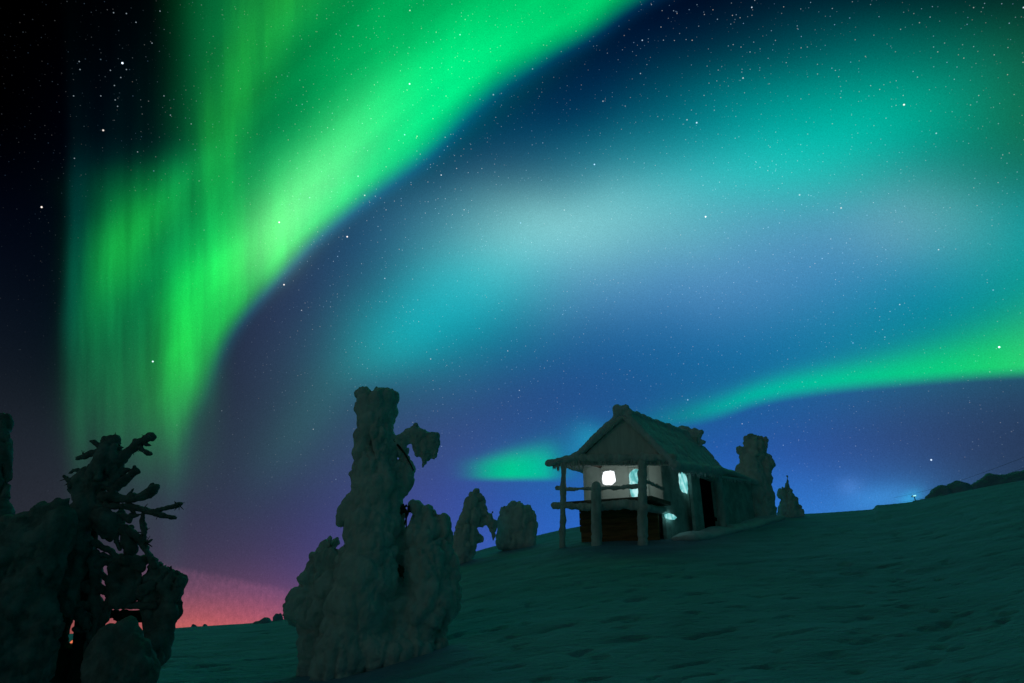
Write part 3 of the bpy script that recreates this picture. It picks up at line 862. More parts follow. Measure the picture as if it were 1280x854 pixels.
# roof: two snow-laden planes; profile traced in the gable plane, run back along the ridge
Pt = lambda x, y: HV(*zx(x, y), VF)
VBK = LEN + 0.25
tipL, eL, ap, eR = Pt(72, 372), Pt(212, 340), Pt(465, 95), Pt(748, 383)
VB = 3.1
apB = HV(*zx(838, 232), VB); eRB = HV(*zx(992, 412), VB)
elB = (eL[0] + (apB[0] - ap[0]), eL[1] + (apB[1] - ap[1]) * .5)
print('roof', ap, eR, apB, eRB, 'vdoor', v_door)
def RV(pf, pb, t): return H(pf[0] + (pb[0] - pf[0]) * t, VF - .06 + (VB - VF + .06) * t, pf[1] + (pb[1] - pf[1]) * t)
sn = MB()
def loft(a, b, aB, bB_, up, dn_):
    n = len(sn.v)
    q = [RV(a, aB, 0) + HZ * dn_, RV(b, bB_, 0) + HZ * dn_, RV(b, bB_, 0) + HZ * up, RV(a, aB, 0) + HZ * up,
         RV(a, aB, 1) + HZ * dn_, RV(b, bB_, 1) + HZ * dn_, RV(b, bB_, 1) + HZ * up, RV(a, aB, 1) + HZ * up]
    sn.v += q
    for f in ((3, 2, 1, 0), (4, 5, 6, 7), (0, 1, 5, 4), (1, 2, 6, 5), (2, 3, 7, 6), (3, 0, 4, 7)): sn.f.append([n + i for i in f])
loft((eL[0] - .02, eL[1]), ap, elB, apB, .02, -.15); loft(ap, eR, apB, eRB, .02, -.15)
loft(tipL, eL, (tipL[0], tipL[1]), (eL[0], eL[1]), .03, -.07)
sB = []
rnd = random.Random(5)
n = 60
for i in range(n):                                  # ridge crest and rounded lip along the right eave
    t = i / (n - 1)
    sB.append((RV(ap, apB, t) - HZ * .05, .11 + .035 * rnd.random()))
    sB.append((RV(eR, eRB, t) - HZ * .07 - HR * .02, .12 + .04 * rnd.random()))
for e0, e1 in ((ap, eR), (eL, ap), (tipL, eL)):     # lip along the gable edge
    for i in range(30):
        t = i / 29
        sB.append((H(e0[0] + (e1[0] - e0[0]) * t, VF - .05, e0[1] + (e1[1] - e0[1]) * t - .06), .095 + .02 * rnd.random()))
for i in range(24):
    t = i / 23
    sB.append((RV(ap, apB, 1).lerp(RV(eR, eRB, 1), t) - HZ * .06, .11))
    sB.append((H(rnd.uniform(ap[0], eR[0]), 0, 0), .001))
# rounded knobs of the crossed ridge poles
sB = [b for b in sB if b[1] != .001]
for x, y, r_ in ((432, 92, .15), (478, 86, .13), (430, 115, .12), (455, 100, .14), (500, 112, .11)):
    sB.append((PV(x, y, VF - .1), r_)); sB.append((PV(x, y, VF + .08), r_))
rb = MB()
for (a, aB), (b, bB_) in (((eL, elB), (ap, apB)), ((ap, apB), (eR, eRB))):
    q = [RV(a, aB, .02), RV(b, bB_, .02), RV(b, bB_, .98), RV(a, aB, .98)]
    rb.prism([p - HZ * .19 for p in q], HZ * .05)
rb.build("roof_boards", WOOD, hut)
mass("roof_snow", sB, SNOW, hut, voxel=0.045, amp=0.05, nscale=2.6, extra=sn, fine=0.015, puff=(.42, .07))
icicles("rime_fringe", RV(eR, eRB, .03) - HZ * .14, RV(eR, eRB, .97) - HZ * .14, 60, .05, .22, 9, m=SNOW)
# light leaking out under the side eave
lk = MB(); a = PU(832, 403, .06); b = PU(900, 432, .06)
for i in range(8):
    t = i / 8; c = a.lerp(b, t); l = .05 + .05 * ((i * 37) % 5) / 5
    lk.prism([c + HL * .01, c + HL * .09, c + HL * .08 - HZ * l, c + HL * .02 - HZ * l * .7], HR * -.02)
GLOW_D = emit_mat("dim_frosted_light", [(0.2, (0.04, 0.11, 0.11)), (1.0, (0.3, 0.5, 0.5))], 0.6)
lk.build("eave_light_gap", GLOW_D, hut)
# lit cellar vent at the foot of the side wall
vt = empty_child("vent", hut, PU(722, 668, .12))
MB().prism([PU(694, 655, .12), PU(712, 648, .12), PU(735, 655, .12), PU(752, 670, .12), PU(742, 682, .12), PU(718, 680, .12), PU(698, 672, .12)], HR * -.05).build("glowing_opening", GLOW_C, vt)
# chimney with mushroom caps of snow
cv = 2.6
def PC(x, y): return PV(x, y, cv)
MB().prism([PC(772, 240), PC(860, 240), PC(860, 330), PC(772, 330)], HL * .4).build("chimney", FROSTWOOD, hut)
cB = [(PC(x, y) + HL * .2, (r_, r_, r_ * f_)) for x, y, r_, f_ in ((765, 203, .21, .9), (790, 198, .17, .8), (760, 215, .12, 1), (780, 225, .16, .9), (835, 206, .17, .7), (860, 210, .14, .7), (850, 225, .14, .8),
      (820, 240, .18, 1.2), (800, 260, .2, 1.2), (845, 255, .14, 1), (870, 262, .10, .8), (882, 262, .07, .8), (815, 290, .22, 1), (862, 282, .07, .8))]
mass("chimney_snow", cB, SNOW, hut, voxel=0.04, amp=0.03, nscale=5)

# low annex continuing the side, with a dark doorway
UA = 0.28
def vz(x, y, u=UA): return HU(*zx(x, y), u)
v0 = vz(838, 560)[0]; vd0 = vz(883, 560)[0]; vd1 = vz(957, 560)[0]; v1 = vz(1125, 560)[0]; v2 = vz(1190, 560)[0]
zdt = vz(915, 466)[1]; zA0 = vz(850, 430)[1]
print("annex v", v0, vd0, vd1, v1, v2, "roof v back", VBK)
mb = MB()
def wv(a, b, z0, z1, u=UA, th=.1):
    mb.prism([H(u, a, z0), H(u, b, z0), H(u, b, z1), H(u, a, z1)], HR * -th)
def ztopA(x): return 0
zt1 = vz(1000, 445)[1]; zt2 = vz(1120, 480)[1]
wv(v0, vd0, -.6, zA0 - .05); 
mb.build("annex_wall", FROSTWALL, hut)
mb = MB(); mb.prism([H(UA, vd0 + .002, zdt), H(UA, vd1, zdt), H(UA, vd1, zdt + .2), H(UA, vd0 + .002, zdt + .2)], HR * -.1); mb.build("door_lintel", FROSTWOOD, hut)
mb = MB(); wv(vd1 + .002, v1, -.6, zt1 + .16); mb.build("annex_wall", FROSTWALL, hut)
mb = MB()
pa = vz(1122, 480, UA - .1); mb.prism([H(UA - .12, v1 + .002, -.6), H(UA - .12, v2 + .5, -.6), H(UA - .12, v2 + .5, vz(1190, 500)[1]), H(UA - .12, v1 + .002, zt2 + .12)], HR * -.1); mb.build("annex_wall", FROSTWALL, hut)
# dark interior behind the doorway
zf = vz(915, 655)[1]
dw = MB()
dw.prism([H(UA - .9, vd0 - .3, -.6), H(UA - .9, vd1 + .3, -.6), H(UA - .9, vd1 + .3, zdt + .3), H(UA - .9, vd0 - .3, zdt + .3)], HR * -.05)
dw.prism([H(UA - .11, vd0 - .06, -.6), H(UA - .9, vd0 - .06, -.6), H(UA - .9, vd0 - .06, zdt + .3), H(UA - .11, vd0 - .06, zdt + .3)], HL * .04)
dw.prism([H(UA - .11, vd1 + .03, -.6), H(UA - .9, vd1 + .03, -.6), H(UA - .9, vd1 + .03, zdt + .3), H(UA - .11, vd1 + .03, zdt + .3)], HL * .04)
dw.prism([H(UA - .11, vd0, zdt + .21), H(UA - .9, vd0, zdt + .21), H(UA - .9, vd0, zdt + .25), H(UA - .11, vd0, zdt + .25)], HL * (vd1 - vd0))
dw.prism([H(UA - .02, vd0 + .005, zf - .1), H(UA - .89, vd0 + .005, zf - .1), H(UA - .89, vd0 + .005, zf), H(UA - .02, vd0 + .005, zf)], HL * (vd1 - vd0 - .01))
dw.build("doorway", BLACK, hut)
pz = HU(*zx(988, 660), UA + .08); pt_ = HU(*zx(990, 445), UA + .08)
mass("post", [(H(UA + .1, pz[0], pz[1] - .3 + (pt_[1] - pz[1] + .35) * i / 16), (.15 * (1.1 - .1 * (i % 3)), .13, .2)) for i in range(17)], FROSTWOOD, hut, voxel=.035, amp=.02, nscale=6)
# annex roof snow: sagging slab
aB = []
for i in range(60):
    t = i / 59
    X = 845 + (1185 - 845) * t
    Y = np.interp(X, [845, 985, 1060, 1190], [428, 424, 440, 492])
    for k, du in enumerate((.10, -.02, -.14, -.28, -.42, -.58, -.75)):
        v_, z_ = HU(*zx(X, Y), UA + .16)
        aB.append((H(UA + du, v_, z_ + .05 + .05 * k), (.11, .11, .08)))
mass("annex_roof_snow", aB, SNOW, hut, voxel=.05, amp=.04, nscale=3)
icicles("rime_fringe", PU(860, 440, UA + .2), PU(1150, 480, UA + .2), 40, .04, .14, 15, m=SNOW)
# lamp inside the front room, added to brighten the front wall from behind
ld = bpy.data.lights.new("room_lamp", 'POINT'); ld.energy = 6.0; ld.color = (0.86, 1.0, 0.90); ld.shadow_soft_size = 0.15
lo_ = bpy.data.objects.new("room_lamp", ld); lo_.location = H(uL * .5, 0.9, zdeck + .75) - parent_world(hut); link(lo_, hut)
# inner walls stop the lamp from lighting more than the front room
MB().prism([H(uL + .11, 1.9, zdeck), H(-.11, 1.9, zdeck), H(-.11, 1.9, ztop + .3), H(uL + .11, 1.9, ztop + .3)], HL * .05).build("partition", WOOD, hut)
MB().prism([H(uL + .11, .11, ztop + .25), H(-.11, .11, ztop + .25), H(-.11, .11, ztop + .3), H(uL + .11, .11, ztop + .3)], HL * 1.78).build("interior_ceiling", WOOD, hut)
# drift of snow packed round the foundations
fB = []
for i in range(30):
    t = i / 29; v_ = 0.2 + (v2 + .3) * t
    c = H(UA + .25, v_, 0); fB.append((Vector((c.x, c.y, gz(c.x, c.y) - .02)), (.5, .5, .14 + .05 * math.sin(i))))
tagd = mass("snow_drift", fB, SNOW, None, voxel=.06, amp=.05, nscale=2)
tag(tagd, "low snow drift banked along the foot of the cabin side wall", "snow drift")

# ------------------------------------------------------------------ snow-laden trees
def trunk(parent, X0, Y0, X1, Y1, D, r0, r1, m=BARK):
    a = at(X0, Y0, D); a.z = min(a.z, gz(a.x, a.y) - .3); b = at(X1, Y1, D)
    n = 7
    MB().tube([a.lerp(b, i / n) for i in range(n + 1)], [r0 + (r1 - r0) * i / n for i in range(n + 1)], 10, .08, 3).build("trunk", m, parent, True)
def z2(x, y): return 340 + x / 2.371, 470 + y / 2.371
def z3(x, y): return x / 2.412, 500 + y / 2.412
def z8(x, y): return 540 + x / 5.34, 540 + y / 5.34
def z4(x, y): return 860 + x / 3.048, 520 + y / 3.048
def zc(fn, pts, k):
    return [(*fn(p[0], p[1]), p[2] / k) + tuple(p[3:]) for p in pts]

def snow_tree(name, D, fn, k, chains, base, label, group, voxel, amp, nscale, lump=(1, .3, .5), seed=1, puff=(.34, .14), m=TSNOW, flat=1.0):
    b = at(*fn(*base), D)
    root = empty(name, (b.x, b.y, gz(b.x, b.y)), label, "tree", group)
    balls = []
    for ch in chains:
        balls += chain(zc(fn, ch, k), D, flat=flat)
    sel = balls[::2]
    balls += lumps(sel, lump[0], lump[1], lump[2], seed)
    mass("crown", balls, m, root, voxel, amp, nscale, puff=puff, smooth_iter=1)
    return root, b

DT = 10.2
tower, tb = snow_tree("snow_laden_spruce", DT, z2, 2.371, [
    [(268, 38, 9), (272, 50, 14)],
    [(278, 62, 30), (300, 70, 42), (335, 75, 38), (350, 60, 22)], [(275, 100, 30), (330, 105, 40), (355, 108, 16)],
    [(305, 90, 56), (307, 130, 58), (307, 180, 62), (305, 230, 64), (305, 280, 70), (316, 330, 82), (308, 390, 82)],
    [(258, 285, 32), (262, 320, 28)], [(385, 270, 24), (396, 310, 26), (392, 340, 22)],
    [(372, 200, 18), (385, 188, 20)],
    [(385, 220, 16), (398, 262, 16), (408, 280, 12)],
    [(250, 380, 40), (228, 410, 34), (222, 430, 28)], [(232, 390, 30), (210, 425, 18)],
    [(300, 450, 85, -.1), (290, 520, 90, -.2), (280, 600, 100, -.3), (260, 690, 100, -.3), (230, 760, 90, -.3), (200, 900, 90, -.3)],
    [(175, 505, 32), (150, 540, 40), (140, 590, 42), (110, 640, 45), (75, 680, 40), (60, 705, 32), (100, 720, 50)],
    [(160, 620, 60), (150, 700, 70), (140, 780, 60, -.1), (120, 880, 50)],
    [(386, 390, 9), (383, 430, 7), (388, 480, 16)],
    [(424, 380, 17), (438, 402, 22), (438, 435, 24), (432, 475, 32)], [(462, 398, 20), (470, 420, 26), (475, 450, 30)], [(505, 425, 22), (512, 460, 24), (505, 500, 30)],
    [(440, 480, 50), (450, 530, 62, -.05), (460, 600, 70, -.1), (470, 670, 70, -.1), (455, 740, 55, -.05)],
    [(525, 520, 16), (535, 590, 22), (535, 660, 26), (525, 710, 26), (505, 745, 28), (480, 780, 22)],
    [(398, 515, 36, .05), (375, 580, 40, .12), (378, 640, 46, .05), (392, 690, 62, -.05), (385, 770, 62, -.1), (400, 840, 70, -.15)],
    [(210, 560, 56), (190, 620, 66)], [(150, 800, 60, -.1), (250, 820, 80, -.3), (400, 830, 70, -.2), (480, 810, 50, 0)],
    [(330, 760, 44, -.1), (320, 830, 60, -.1)],
    [(430, 690, 30, -.3), (425, 745, 26, -.25)],
], (300, 800), "tall tower-like spruce buried in thick snow, nearest big tree in the middle", "trees buried in snow", .028, .05, 3.2, (1, .22, .42), 4)
ab = []
for ch in ([(372, 195, 16), (390, 182, 15), (408, 172, 15), (425, 168, 20), (450, 182, 20), (474, 186, 20), (485, 200, 14)], [(424, 148, 10), (422, 158, 13)], [(455, 205, 20), (457, 235, 16), (450, 258, 8), (447, 268, 4)],
           [(425, 195, 18), (434, 222, 12), (432, 240, 5)], [(478, 215, 14), (484, 235, 8), (480, 246, 4)], [(392, 195, 14), (383, 222, 9), (380, 240, 5)], [(400, 175, 12), (402, 158, 6)]):
    ab += chain(zc(z2, ch, 2.371), DT - .05)
ab += lumps(ab[::2], 1, .3, .5, 77)
mass("bough", ab, TSNOW, tower, .024, .02, 6, puff=(.13, .05), smooth_iter=1)
def hollow_tuft(parent, x, y, n_, D, fn, seed, size=.045, r0=.045):
    rnd = random.Random(seed); c = at(*fn(x, y), D); B = [(c, r0 * .8)]
    for _ in range(n_):
        o = c + Vector((rnd.gauss(0, r0 * 1.3), rnd.gauss(0, r0 * .4), rnd.gauss(0, r0)))
        d = Vector((rnd.gauss(0, 1), rnd.gauss(0, .4), rnd.gauss(-.5, .6))).normalized()
        for q in range(5): B.append((c.lerp(o, .25 * q), .016))
        for q in range(4): B.append((o + d * size * .5 * q, .013 - .0015 * q))
    return mass("needle_tuft_or_hollow", B, NEEDLE, parent, .014, .006, 14, smooth_iter=0, fine=.003)
for i, (x, y, n_, dd) in enumerate(((378, 575, 10, -.36),
                                (386, 400, 14, -.1), (395, 265, 10, -.05))):
    hollow_tuft(tower, x, y, n_, DT + dd, z2, 100 + i)  # dark needle blobs stand in for shaded hollows in the snow crust
trunk(tower, *z2(345, 800), *z2(310, 120), DT + .15, .16, .05)
# bare dark twigs showing in the gap of the spruce
tw = MB()
for i, (x0, y0, x1, y1) in enumerate(((360, 190, 420, 280), (388, 380, 398, 455), (405, 385, 392, 440), (375, 560, 390, 600), (335, 620, 328, 645), (300, 690, 312, 712), (365, 745, 350, 760))):
    a = at(*z2(x0, y0), DT - .1); b = at(*z2(x1, y1), DT - .1)
    MB().tube([a, a.lerp(b, .5) + Vector((.02, 0, .02)), b], [.02, .015, .008], 6, .1, i).build("twig", BARK, tower, True)

DS = 22.5
snow_tree("snow_laden_spruce", DS, z8, 5.34, [
    [(305, 388, 10), (290, 400, 25), (275, 430, 42), (275, 480, 62), (270, 540, 72), (250, 600, 70), (230, 680, 85), (215, 760, 90), (200, 830, 80)],
    [(330, 430, 20), (335, 490, 28), (350, 530, 26), (375, 560, 22), (390, 600, 28), (405, 640, 24), (408, 680, 16), (410, 720, 6)],
    [(395, 545, 14), (412, 532, 7)], [(420, 600, 14), (424, 640, 8)], [(325, 590, 22), (335, 630, 10)], [(310, 690, 24), (325, 720, 20), (335, 700, 8)],
    [(360, 590, 16), (372, 615, 10)]],
    (230, 760), "small pointed snow-laden spruce with a drooping bough, left of the rounded one", "trees buried in snow", .05, .05, 2.6, (1, .2, .4), 8)
snow_tree("snow_laden_spruce", DS + .6, z8, 5.34, [
    [(480, 515, 28), (480, 580, 38), (475, 650, 42), (475, 740, 50)], [(540, 480, 24), (530, 530, 50), (525, 620, 60), (530, 740, 60)],
    [(590, 478, 22), (592, 530, 40, -.2), (595, 620, 45, -.2), (600, 740, 60)], [(640, 505, 28), (645, 560, 38), (655, 620, 45), (640, 740, 60)], [(672, 530, 14), (685, 590, 20), (685, 630, 20), (675, 700, 22)]],
    (570, 720), "short rounded snow-laden spruce with a lumpy flat top, left of the cabin", "trees buried in snow", .05, .06, 2.6, (1, .2, .4), 9)
snow_tree("snow_laden_spruce", 27.0, z4, 3.048, [
    [(230, 85, 15), (255, 84, 15), (290, 92, 15)], [(240, 110, 28), (275, 110, 30), (255, 140, 42)], [(202, 130, 18), (215, 150, 16)],
    [(235, 170, 38), (240, 200, 45), (240, 250, 55), (255, 310, 65), (262, 370, 68), (262, 430, 70)], [(300, 165, 22), (310, 185, 22), (300, 200, 22)],
    [(200, 205, 20), (205, 240, 24)], [(295, 230, 24), (305, 290, 22), (315, 350, 22), (315, 410, 25)]],
    (262, 385), "stacked-lump snow-laden spruce standing just right of the cabin", "trees buried in snow", .06, .07, 2.2, (1, .25, .45), 12)
g_root, gb = snow_tree("snow_laden_spruce", 27.5, z4, 3.048, [
    [(378, 225, 2.2), (379, 255, 4), (378, 275, 10)], [(360, 285, 15), (355, 305, 14), (385, 290, 16)], [(378, 300, 28), (382, 330, 30), (385, 370, 38), (388, 420, 44)],
    [(408, 320, 13), (405, 340, 14)], [(425, 352, 12), (430, 368, 14), (430, 400, 16)], [(358, 350, 14), (355, 385, 15)]],
    (388, 375), "tiny snow-laden spruce with a thin bare spike, rightmost tree on the crest", "trees buried in snow", .045, .045, 3, (1, .2, .4), 14)

# leftmost column of a tree cut by the picture edge
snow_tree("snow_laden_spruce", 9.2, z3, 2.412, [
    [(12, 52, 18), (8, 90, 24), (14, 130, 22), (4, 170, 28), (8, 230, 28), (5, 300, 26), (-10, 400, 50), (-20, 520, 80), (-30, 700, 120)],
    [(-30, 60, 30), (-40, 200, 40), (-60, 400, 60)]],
    (-20, 800), "narrow lumpy snow column of a tree at the far left edge", "trees buried in snow", .04, .04, 3.5, (1, .2, .35), 15, m=SHADE_RIME)
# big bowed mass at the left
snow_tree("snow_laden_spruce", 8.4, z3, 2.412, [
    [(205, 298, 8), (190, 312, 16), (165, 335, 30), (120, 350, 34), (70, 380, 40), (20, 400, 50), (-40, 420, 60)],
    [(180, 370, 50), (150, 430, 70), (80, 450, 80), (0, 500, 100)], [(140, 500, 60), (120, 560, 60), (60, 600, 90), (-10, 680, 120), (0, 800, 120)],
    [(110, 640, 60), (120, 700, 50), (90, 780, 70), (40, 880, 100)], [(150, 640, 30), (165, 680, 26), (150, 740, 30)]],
    (60, 860), "broad bowed snow-buried spruce mass filling the lower left corner", "trees buried in snow", .034, .05, 3.2, (1, .25, .45), 16, puff=(.26, .10), m=SHADE_RIME)

# the half-bare tree with clawing branches
DA = 8.9
ba = at(*z3(255, 800), DA)
claw = empty("dead_spruce", (ba.x, ba.y, gz(ba.x, ba.y)), "half-bare frosted spruce with clawing branches, near the left edge", "tree", "trees buried in snow")
cr = []
for ch in ([(318, 120, 12), (345, 122, 16), (352, 140, 18), (330, 150, 34), (320, 175, 38), (315, 210, 44), (300, 235, 40)],
           [(345, 180, 26), (350, 210, 24), (335, 250, 26)],
           [(265, 205, 14), (250, 225, 22), (240, 245, 28), (225, 265, 20), (240, 285, 24), (255, 300, 30), (250, 330, 34), (230, 360, 40), (215, 400, 40)],
           [(285, 250, 34), (280, 290, 24), (285, 320, 22)],
           [(300, 345, 26), (330, 370, 40), (335, 395, 28), (330, 412, 12)],
           [(240, 400, 34), (240, 460, 36), (225, 520, 36), (215, 580, 30), (220, 630, 26), (228, 665, 10)],
           [(205, 480, 34), (190, 550, 36), (190, 610, 26)]):
    cr += chain(zc(z3, ch, 2.412), DA)
cr += lumps(cr[::2], 1, .25, .45, 31)
mass("crown", cr, SHADE_RIME, claw, .028, .04, 4, puff=(.17, .065), smooth_iter=1)
trunk(claw, *z3(268, 800), *z3(300, 160), DA + .1, .13, .04)
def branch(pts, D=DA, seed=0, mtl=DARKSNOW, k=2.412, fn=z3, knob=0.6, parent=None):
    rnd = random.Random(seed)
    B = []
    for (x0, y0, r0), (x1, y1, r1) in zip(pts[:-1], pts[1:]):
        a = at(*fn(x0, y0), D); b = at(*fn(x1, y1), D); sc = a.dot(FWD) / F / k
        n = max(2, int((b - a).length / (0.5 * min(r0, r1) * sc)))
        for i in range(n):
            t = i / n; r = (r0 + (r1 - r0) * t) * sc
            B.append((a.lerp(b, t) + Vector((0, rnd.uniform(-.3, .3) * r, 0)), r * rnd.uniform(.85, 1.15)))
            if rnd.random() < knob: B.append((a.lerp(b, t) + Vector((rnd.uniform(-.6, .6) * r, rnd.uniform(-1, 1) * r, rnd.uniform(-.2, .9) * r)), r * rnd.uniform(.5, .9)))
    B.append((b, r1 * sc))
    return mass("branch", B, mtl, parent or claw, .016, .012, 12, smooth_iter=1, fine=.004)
branch([(355, 190, 18), (385, 158, 14), (415, 132, 11), (440, 118, 11), (452, 110, 12), (468, 114, 5)], seed=1)
branch([(418, 142, 7), (432, 152, 7), (445, 162, 6), (458, 163, 4)], seed=2)
branch([(300, 158, 14), (275, 162, 9), (255, 170, 7), (232, 178, 4)], seed=3)
branch([(225, 262, 12), (208, 244, 7), (194, 230, 4)], seed=4)
branch([(340, 268, 16), (370, 245, 12), (395, 228, 11), (405, 214, 12), (418, 218, 6)], seed=5)
branch([(365, 225, 8), (380, 212, 7), (392, 210, 4)], seed=6)
branch([(310, 292, 18), (350, 296, 14), (390, 300, 12), (425, 294, 12), (450, 284, 13), (465, 268, 14), (474, 262, 8)], seed=7)
branch([(300, 325, 12), (350, 320, 9), (400, 322, 9), (440, 335, 9), (475, 344, 8), (508, 354, 7), (528, 356, 4)], seed=8)
branch([(470, 336, 6), (495, 328, 6), (520, 322, 6), (536, 318, 7), (550, 312, 4)], seed=9)
branch([(430, 342, 6), (428, 365, 8), (436, 395, 8), (430, 420, 8), (440, 440, 6)], seed=10, knob=.6)
branch([(345, 372, 12), (370, 388, 12), (400, 402, 11), (425, 425, 10), (440, 455, 9), (455, 480, 9), (465, 500, 12)], seed=11, knob=.5)
branch([(375, 350, 8), (390, 365, 9), (395, 345, 6)], seed=12)
branch([(375, 395, 14), (382, 430, 16), (400, 450, 16), (390, 475, 14)], seed=13, knob=.6)
branch([(285, 430, 10), (310, 445, 9), (335, 455, 8), (350, 475, 7)], seed=14)
branch([(290, 500, 16), (315, 490, 10), (345, 492, 10), (370, 485, 20), (410, 490, 22), (425, 505, 16)], seed=15)
branch([(350, 510, 24), (350, 560, 26), (365, 600, 28), (390, 590, 26), (400, 550, 18), (385, 520, 24)], seed=16)
branch([(265, 568, 14), (295, 572, 10), (325, 582, 9), (345, 605, 9)], seed=17)
branch([(235, 622, 12), (290, 620, 11), (350, 620, 10), (410, 620, 10), (468, 622, 9)], seed=18)
branch([(285, 480, 20), (290, 540, 14), (285, 600, 16), (300, 640, 18)], seed=19)
branch([(405, 590, 14), (440, 575, 14), (455, 560, 18)], seed=20)
branch([(245, 640, 14), (265, 690, 10), (280, 730, 9), (275, 790, 12)], seed=21)
branch([(300, 640, 12), (288, 690, 8), (275, 720, 6)], seed=22)
branch([(330, 600, 10), (320, 650, 10), (300, 690, 8)], seed=23)
for i, pts in enumerate((
    [(430, 122, 6), (440, 135, 5), (455, 138, 3)], [(300, 140, 8), (285, 128, 5), (272, 124, 3)], [(250, 215, 7), (225, 212, 5), (208, 222, 3)],
    [(380, 295, 6), (395, 280, 5), (402, 268, 3)], [(440, 285, 6), (452, 262, 6), (460, 254, 5)], [(390, 322, 5), (405, 338, 5), (412, 352, 3)],
    [(340, 345, 7), (372, 352, 6), (405, 350, 5), (425, 345, 4)], [(430, 430, 6), (448, 428, 4), (458, 420, 3)], [(330, 215, 8), (360, 205, 7), (382, 212, 5)],
    [(300, 520, 9), (320, 540, 7), (345, 548, 6)], [(290, 470, 7), (315, 468, 6), (335, 478, 5)], [(410, 500, 8), (420, 540, 8), (412, 575, 8), (425, 600, 6)],
    [(250, 560, 8), (275, 545, 6), (300, 552, 5), (318, 570, 4)], [(262, 650, 7), (290, 660, 5), (315, 655, 4)], [(225, 690, 7), (250, 700, 5), (270, 690, 4)],
    [(285, 700, 6), (262, 730, 5), (255, 770, 6)], [(205, 330, 9), (180, 320, 5), (168, 312, 3)], [(356, 395, 6), (350, 425, 6), (362, 450, 5)])):
    branch(pts, seed=200 + i, knob=.35)
# snow-loaded bough hanging on the right of that tree
lb = []
for ch in ([(462, 508, 20), (480, 520, 26), (510, 525, 24), (540, 545, 26)], [(450, 540, 22), (490, 560, 36), (520, 590, 32), (515, 630, 34), (495, 670, 34), (490, 710, 36)],
           [(530, 575, 18), (532, 610, 18), (520, 640, 20)], [(430, 590, 20), (450, 600, 26), (460, 650, 28), (470, 700, 34)], [(478, 725, 40), (470, 770, 40)]):
    lb += chain(zc(z3, ch, 2.412), DA + .1)
lb += lumps(lb[::2], 1, .25, .5, 41)
mass("drooping_bough", lb, SHADE_RIME, claw, .028, .04, 4, puff=(.2, .07), smooth_iter=1)
ub = []
for ch in ([(180, 640, 34), (180, 700, 30), (185, 765, 26)], [(270, 640, 22), (268, 690, 16), (276, 730, 14), (268, 780, 22)], [(215, 770, 26), (245, 790, 30), (270, 800, 30)], [(180, 800, 50), (240, 830, 44)], [(300, 690, 16), (285, 740, 20)], [(318, 636, 13), (350, 650, 15), (390, 648, 14), (432, 655, 18)]):
    ub += chain(zc(z3, ch, 2.412), DA + .25)
ub += lumps(ub[::2], 1, .3, .5, 43)
mass("lower_boughs", ub, NEEDLE, claw, .03, .03, 5, puff=(.14, .06), smooth_iter=1)
# spiky needle tufts poking from the rime
nd = MB(); rnd = random.Random(3)
for x, y, n_ in ((400, 150, 6), (445, 112, 6), (250, 165, 8), (400, 220, 8), (455, 275, 8), (430, 330, 8), (480, 340, 8), (345, 115, 8), (300, 150, 8), (230, 300, 8), (440, 430, 14), (430, 400, 10), (375, 430, 16), (385, 445, 12), (540, 318, 8), (215, 250, 12), (205, 235, 8), (270, 690, 16), (262, 720, 14), (285, 665, 10), (295, 700, 10), (425, 570, 10), (410, 600, 8)):
    c = at(*z3(x, y), DA); nd = MB()
    for _ in range(n_):
        d = Vector((rnd.gauss(0, 1), rnd.gauss(0, .6), rnd.gauss(-.3, .8))).normalized()
        nd.tube([c, c + d * rnd.uniform(.05, .10)], [.009, .003], 4, 0, 1)
    nd.build("needle_tuft_or_hollow", NEEDLE, claw, True)

# ------------------------------------------------------------------ mounds, shrubs
def mound(X, Y, D, chains, label, seed, voxel=.05, name="snow_mound", cat="snow mound", grp=None, amp=.05, nscale=2.5, puff=None):
    B = []
    for ch in chains: B += chain(ch, D)
    B += lumps(B[::2], 1, .2, .4, seed)
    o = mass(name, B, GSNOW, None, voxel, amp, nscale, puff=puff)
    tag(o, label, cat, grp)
    if D < 10: o.data.materials.clear(); o.data.materials.append(SHADE_RIME)  # near mound also takes the snow colour darkened for dim light
    return o
mound(0, 0, 8.3, [zc(z3, [(350, 706, 46), (335, 760, 58), (350, 840, 76)], 2.412), zc(z3, [(315, 712, 30), (302, 760, 40), (300, 820, 55)], 2.412), zc(z3, [(378, 694, 42), (402, 742, 46), (410, 830, 70)], 2.412)],
      "rounded snow mound in front of the half-bare clawing tree", 51, .04, amp=.03, nscale=1.8, puff=(.30, .10))
mound(0, 0, 23.5, [[(332, 779, 8), (331, 790, 14), (330, 802, 16)], [(322, 785, 8), (318, 796, 10)]], "low snow hummock on the left skyline beside the tower-like spruce", 52, .06, grp="snow mounds on the skyline")
mound(0, 0, 24, [[(346, 769, 2.5), (346, 774, 4)], [(350, 768, 2), (350, 776, 4)], [(343, 773, 2), (344, 779, 4)]], "tiny frosted shrub on the left skyline touching the tower-like spruce", 53, .04, "frosted_shrub", "shrub", amp=.03, nscale=5)
for i, (x, y, lab) in enumerate(((242, 782, "leftmost"), (256, 782.5, "rightmost"))):
    mound(0, 0, 24, [[(x, y, 2.2), (x, y + 4, 3)], [(x + 2.5, y + 1.5, 1.6), (x + 2, y + 5, 3)]], "%s of two dark little tufts on the pink-lit skyline" % lab, 60 + i, .03, "frosted_shrub", "shrub", amp=.02, nscale=6)
mound(0, 0, 31.5, [[(1180, 613, 6), (1179, 622, 14)], [(1172, 618, 7), (1166, 626, 10)], [(1150, 640, 14, -.5), (1180, 636, 16, -.5)]], "smallest leftmost snow mound on the right skyline", 54, .08, grp="snow mounds on the skyline", amp=.08)
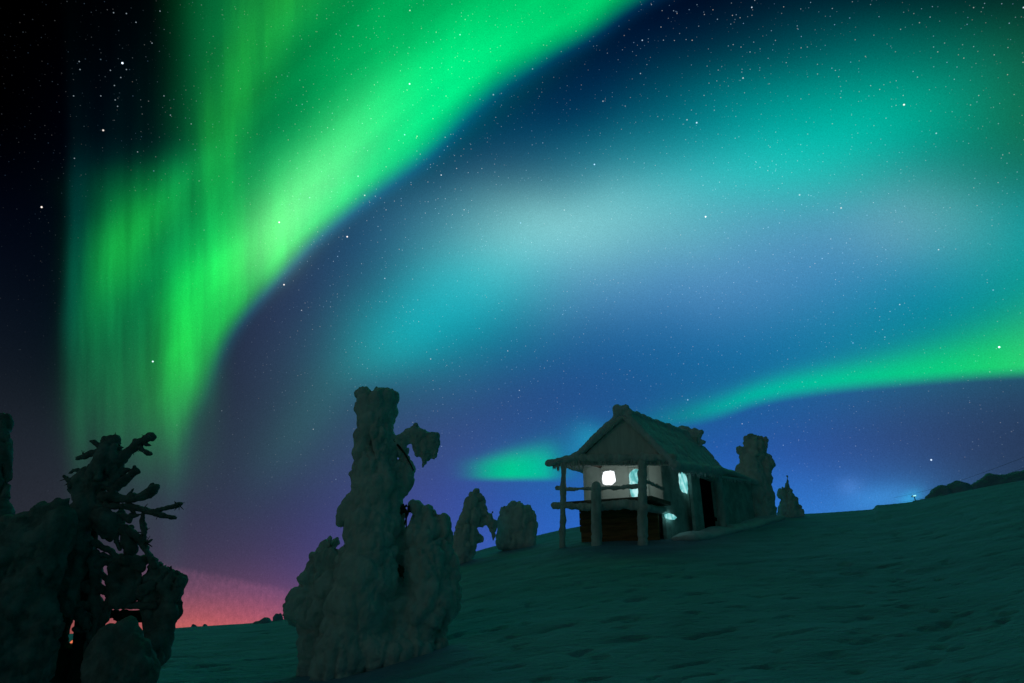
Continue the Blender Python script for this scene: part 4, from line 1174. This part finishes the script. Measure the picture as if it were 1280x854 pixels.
mound(0, 0, 31.5, [[(1198, 611, 10), (1198, 622, 18)], [(1205, 613, 9), (1208, 626, 14)], [(1190, 616, 9), (1190, 628, 14)], [(1185, 640, 18, -.8), (1215, 636, 18, -.8)]], "dome-shaped snow mound on the right skyline between its neighbours", 55, .08, grp="snow mounds on the skyline", amp=.08)
mound(0, 0, 33, [[(1240, 601, 9), (1232, 607, 9), (1224, 616, 12)], [(1250, 603, 11), (1262, 604, 12), (1280, 602, 13), (1310, 602, 16)], [(1245, 618, 18), (1280, 620, 24), (1320, 620, 24)], [(1222, 630, 16, -1.2), (1255, 634, 24, -1.5), (1300, 634, 28, -1.5)]],
      "long flat-topped snow mound at the right edge of the skyline", 56, .09, grp="snow mounds on the skyline", amp=.1)

# ------------------------------------------------------------------ far lamps and overhead cables
def lamp(X, Y, D, label, color, strength, h):
    p = at(X, Y, D); g = gz(p.x, p.y)
    base = min(g, p.z - .5)
    r = empty("floodlight", (p.x, p.y, base), label, "lamp")
    MB().tube([Vector((p.x, p.y, base - .3)), Vector((p.x, p.y, p.z - .02))], .04, 8).build("pole", METAL, r)
    MB().prism([p + Vector((-h, .0, -.02)), p + Vector((h, 0, .02)), p + Vector((h * 1.1, 0, h)), p + Vector((-h * .6, 0, h * .7))], Vector((0, h, 0))).build("lamp_head", METAL, r)
    em = emit_mat("lamp_glow", [(0, color), (1, color)], strength)
    MB().prism([p + Vector((-h * .9, -.02, .02)), p + Vector((h * .9, -.02, .04)), p + Vector((h * .9, -.02, h * .9)), p + Vector((-h * .5, -.02, h * .6))], Vector((0, .015, 0))).build("lens", em, r)
    return r
lamp(1143, 621, 60, "small cyan-white floodlight glowing just behind the right crest", (0.35, 0.9, 1.0), 1.2, .18)
lamp(94, 806, 13, "orange-red lamp glowing low behind the half-bare tree", (1.0, 0.22, 0.09), 0.8, .12)
for i, (x0, y0, x1, y1, lab) in enumerate(((1118, 616, 1330, 551, "upper"), (1124, 622, 1330, 566, "lower"))):
    a = at(x0, y0 + 6, 90); b = at(x1, y1, 45); mb = MB(); pts = []
    for k in range(25):
        t = k / 24; p = a.lerp(b, t); p.z -= .9 * 4 * t * (1 - t) * .5; pts.append(p)
    o = mb.tube(pts, .010, 6).build("overhead_cable", CABLE, None, True)
    tag(o, "thin dark %s overhead cable rising to the right above the crest" % lab, "cable", "overhead cables")
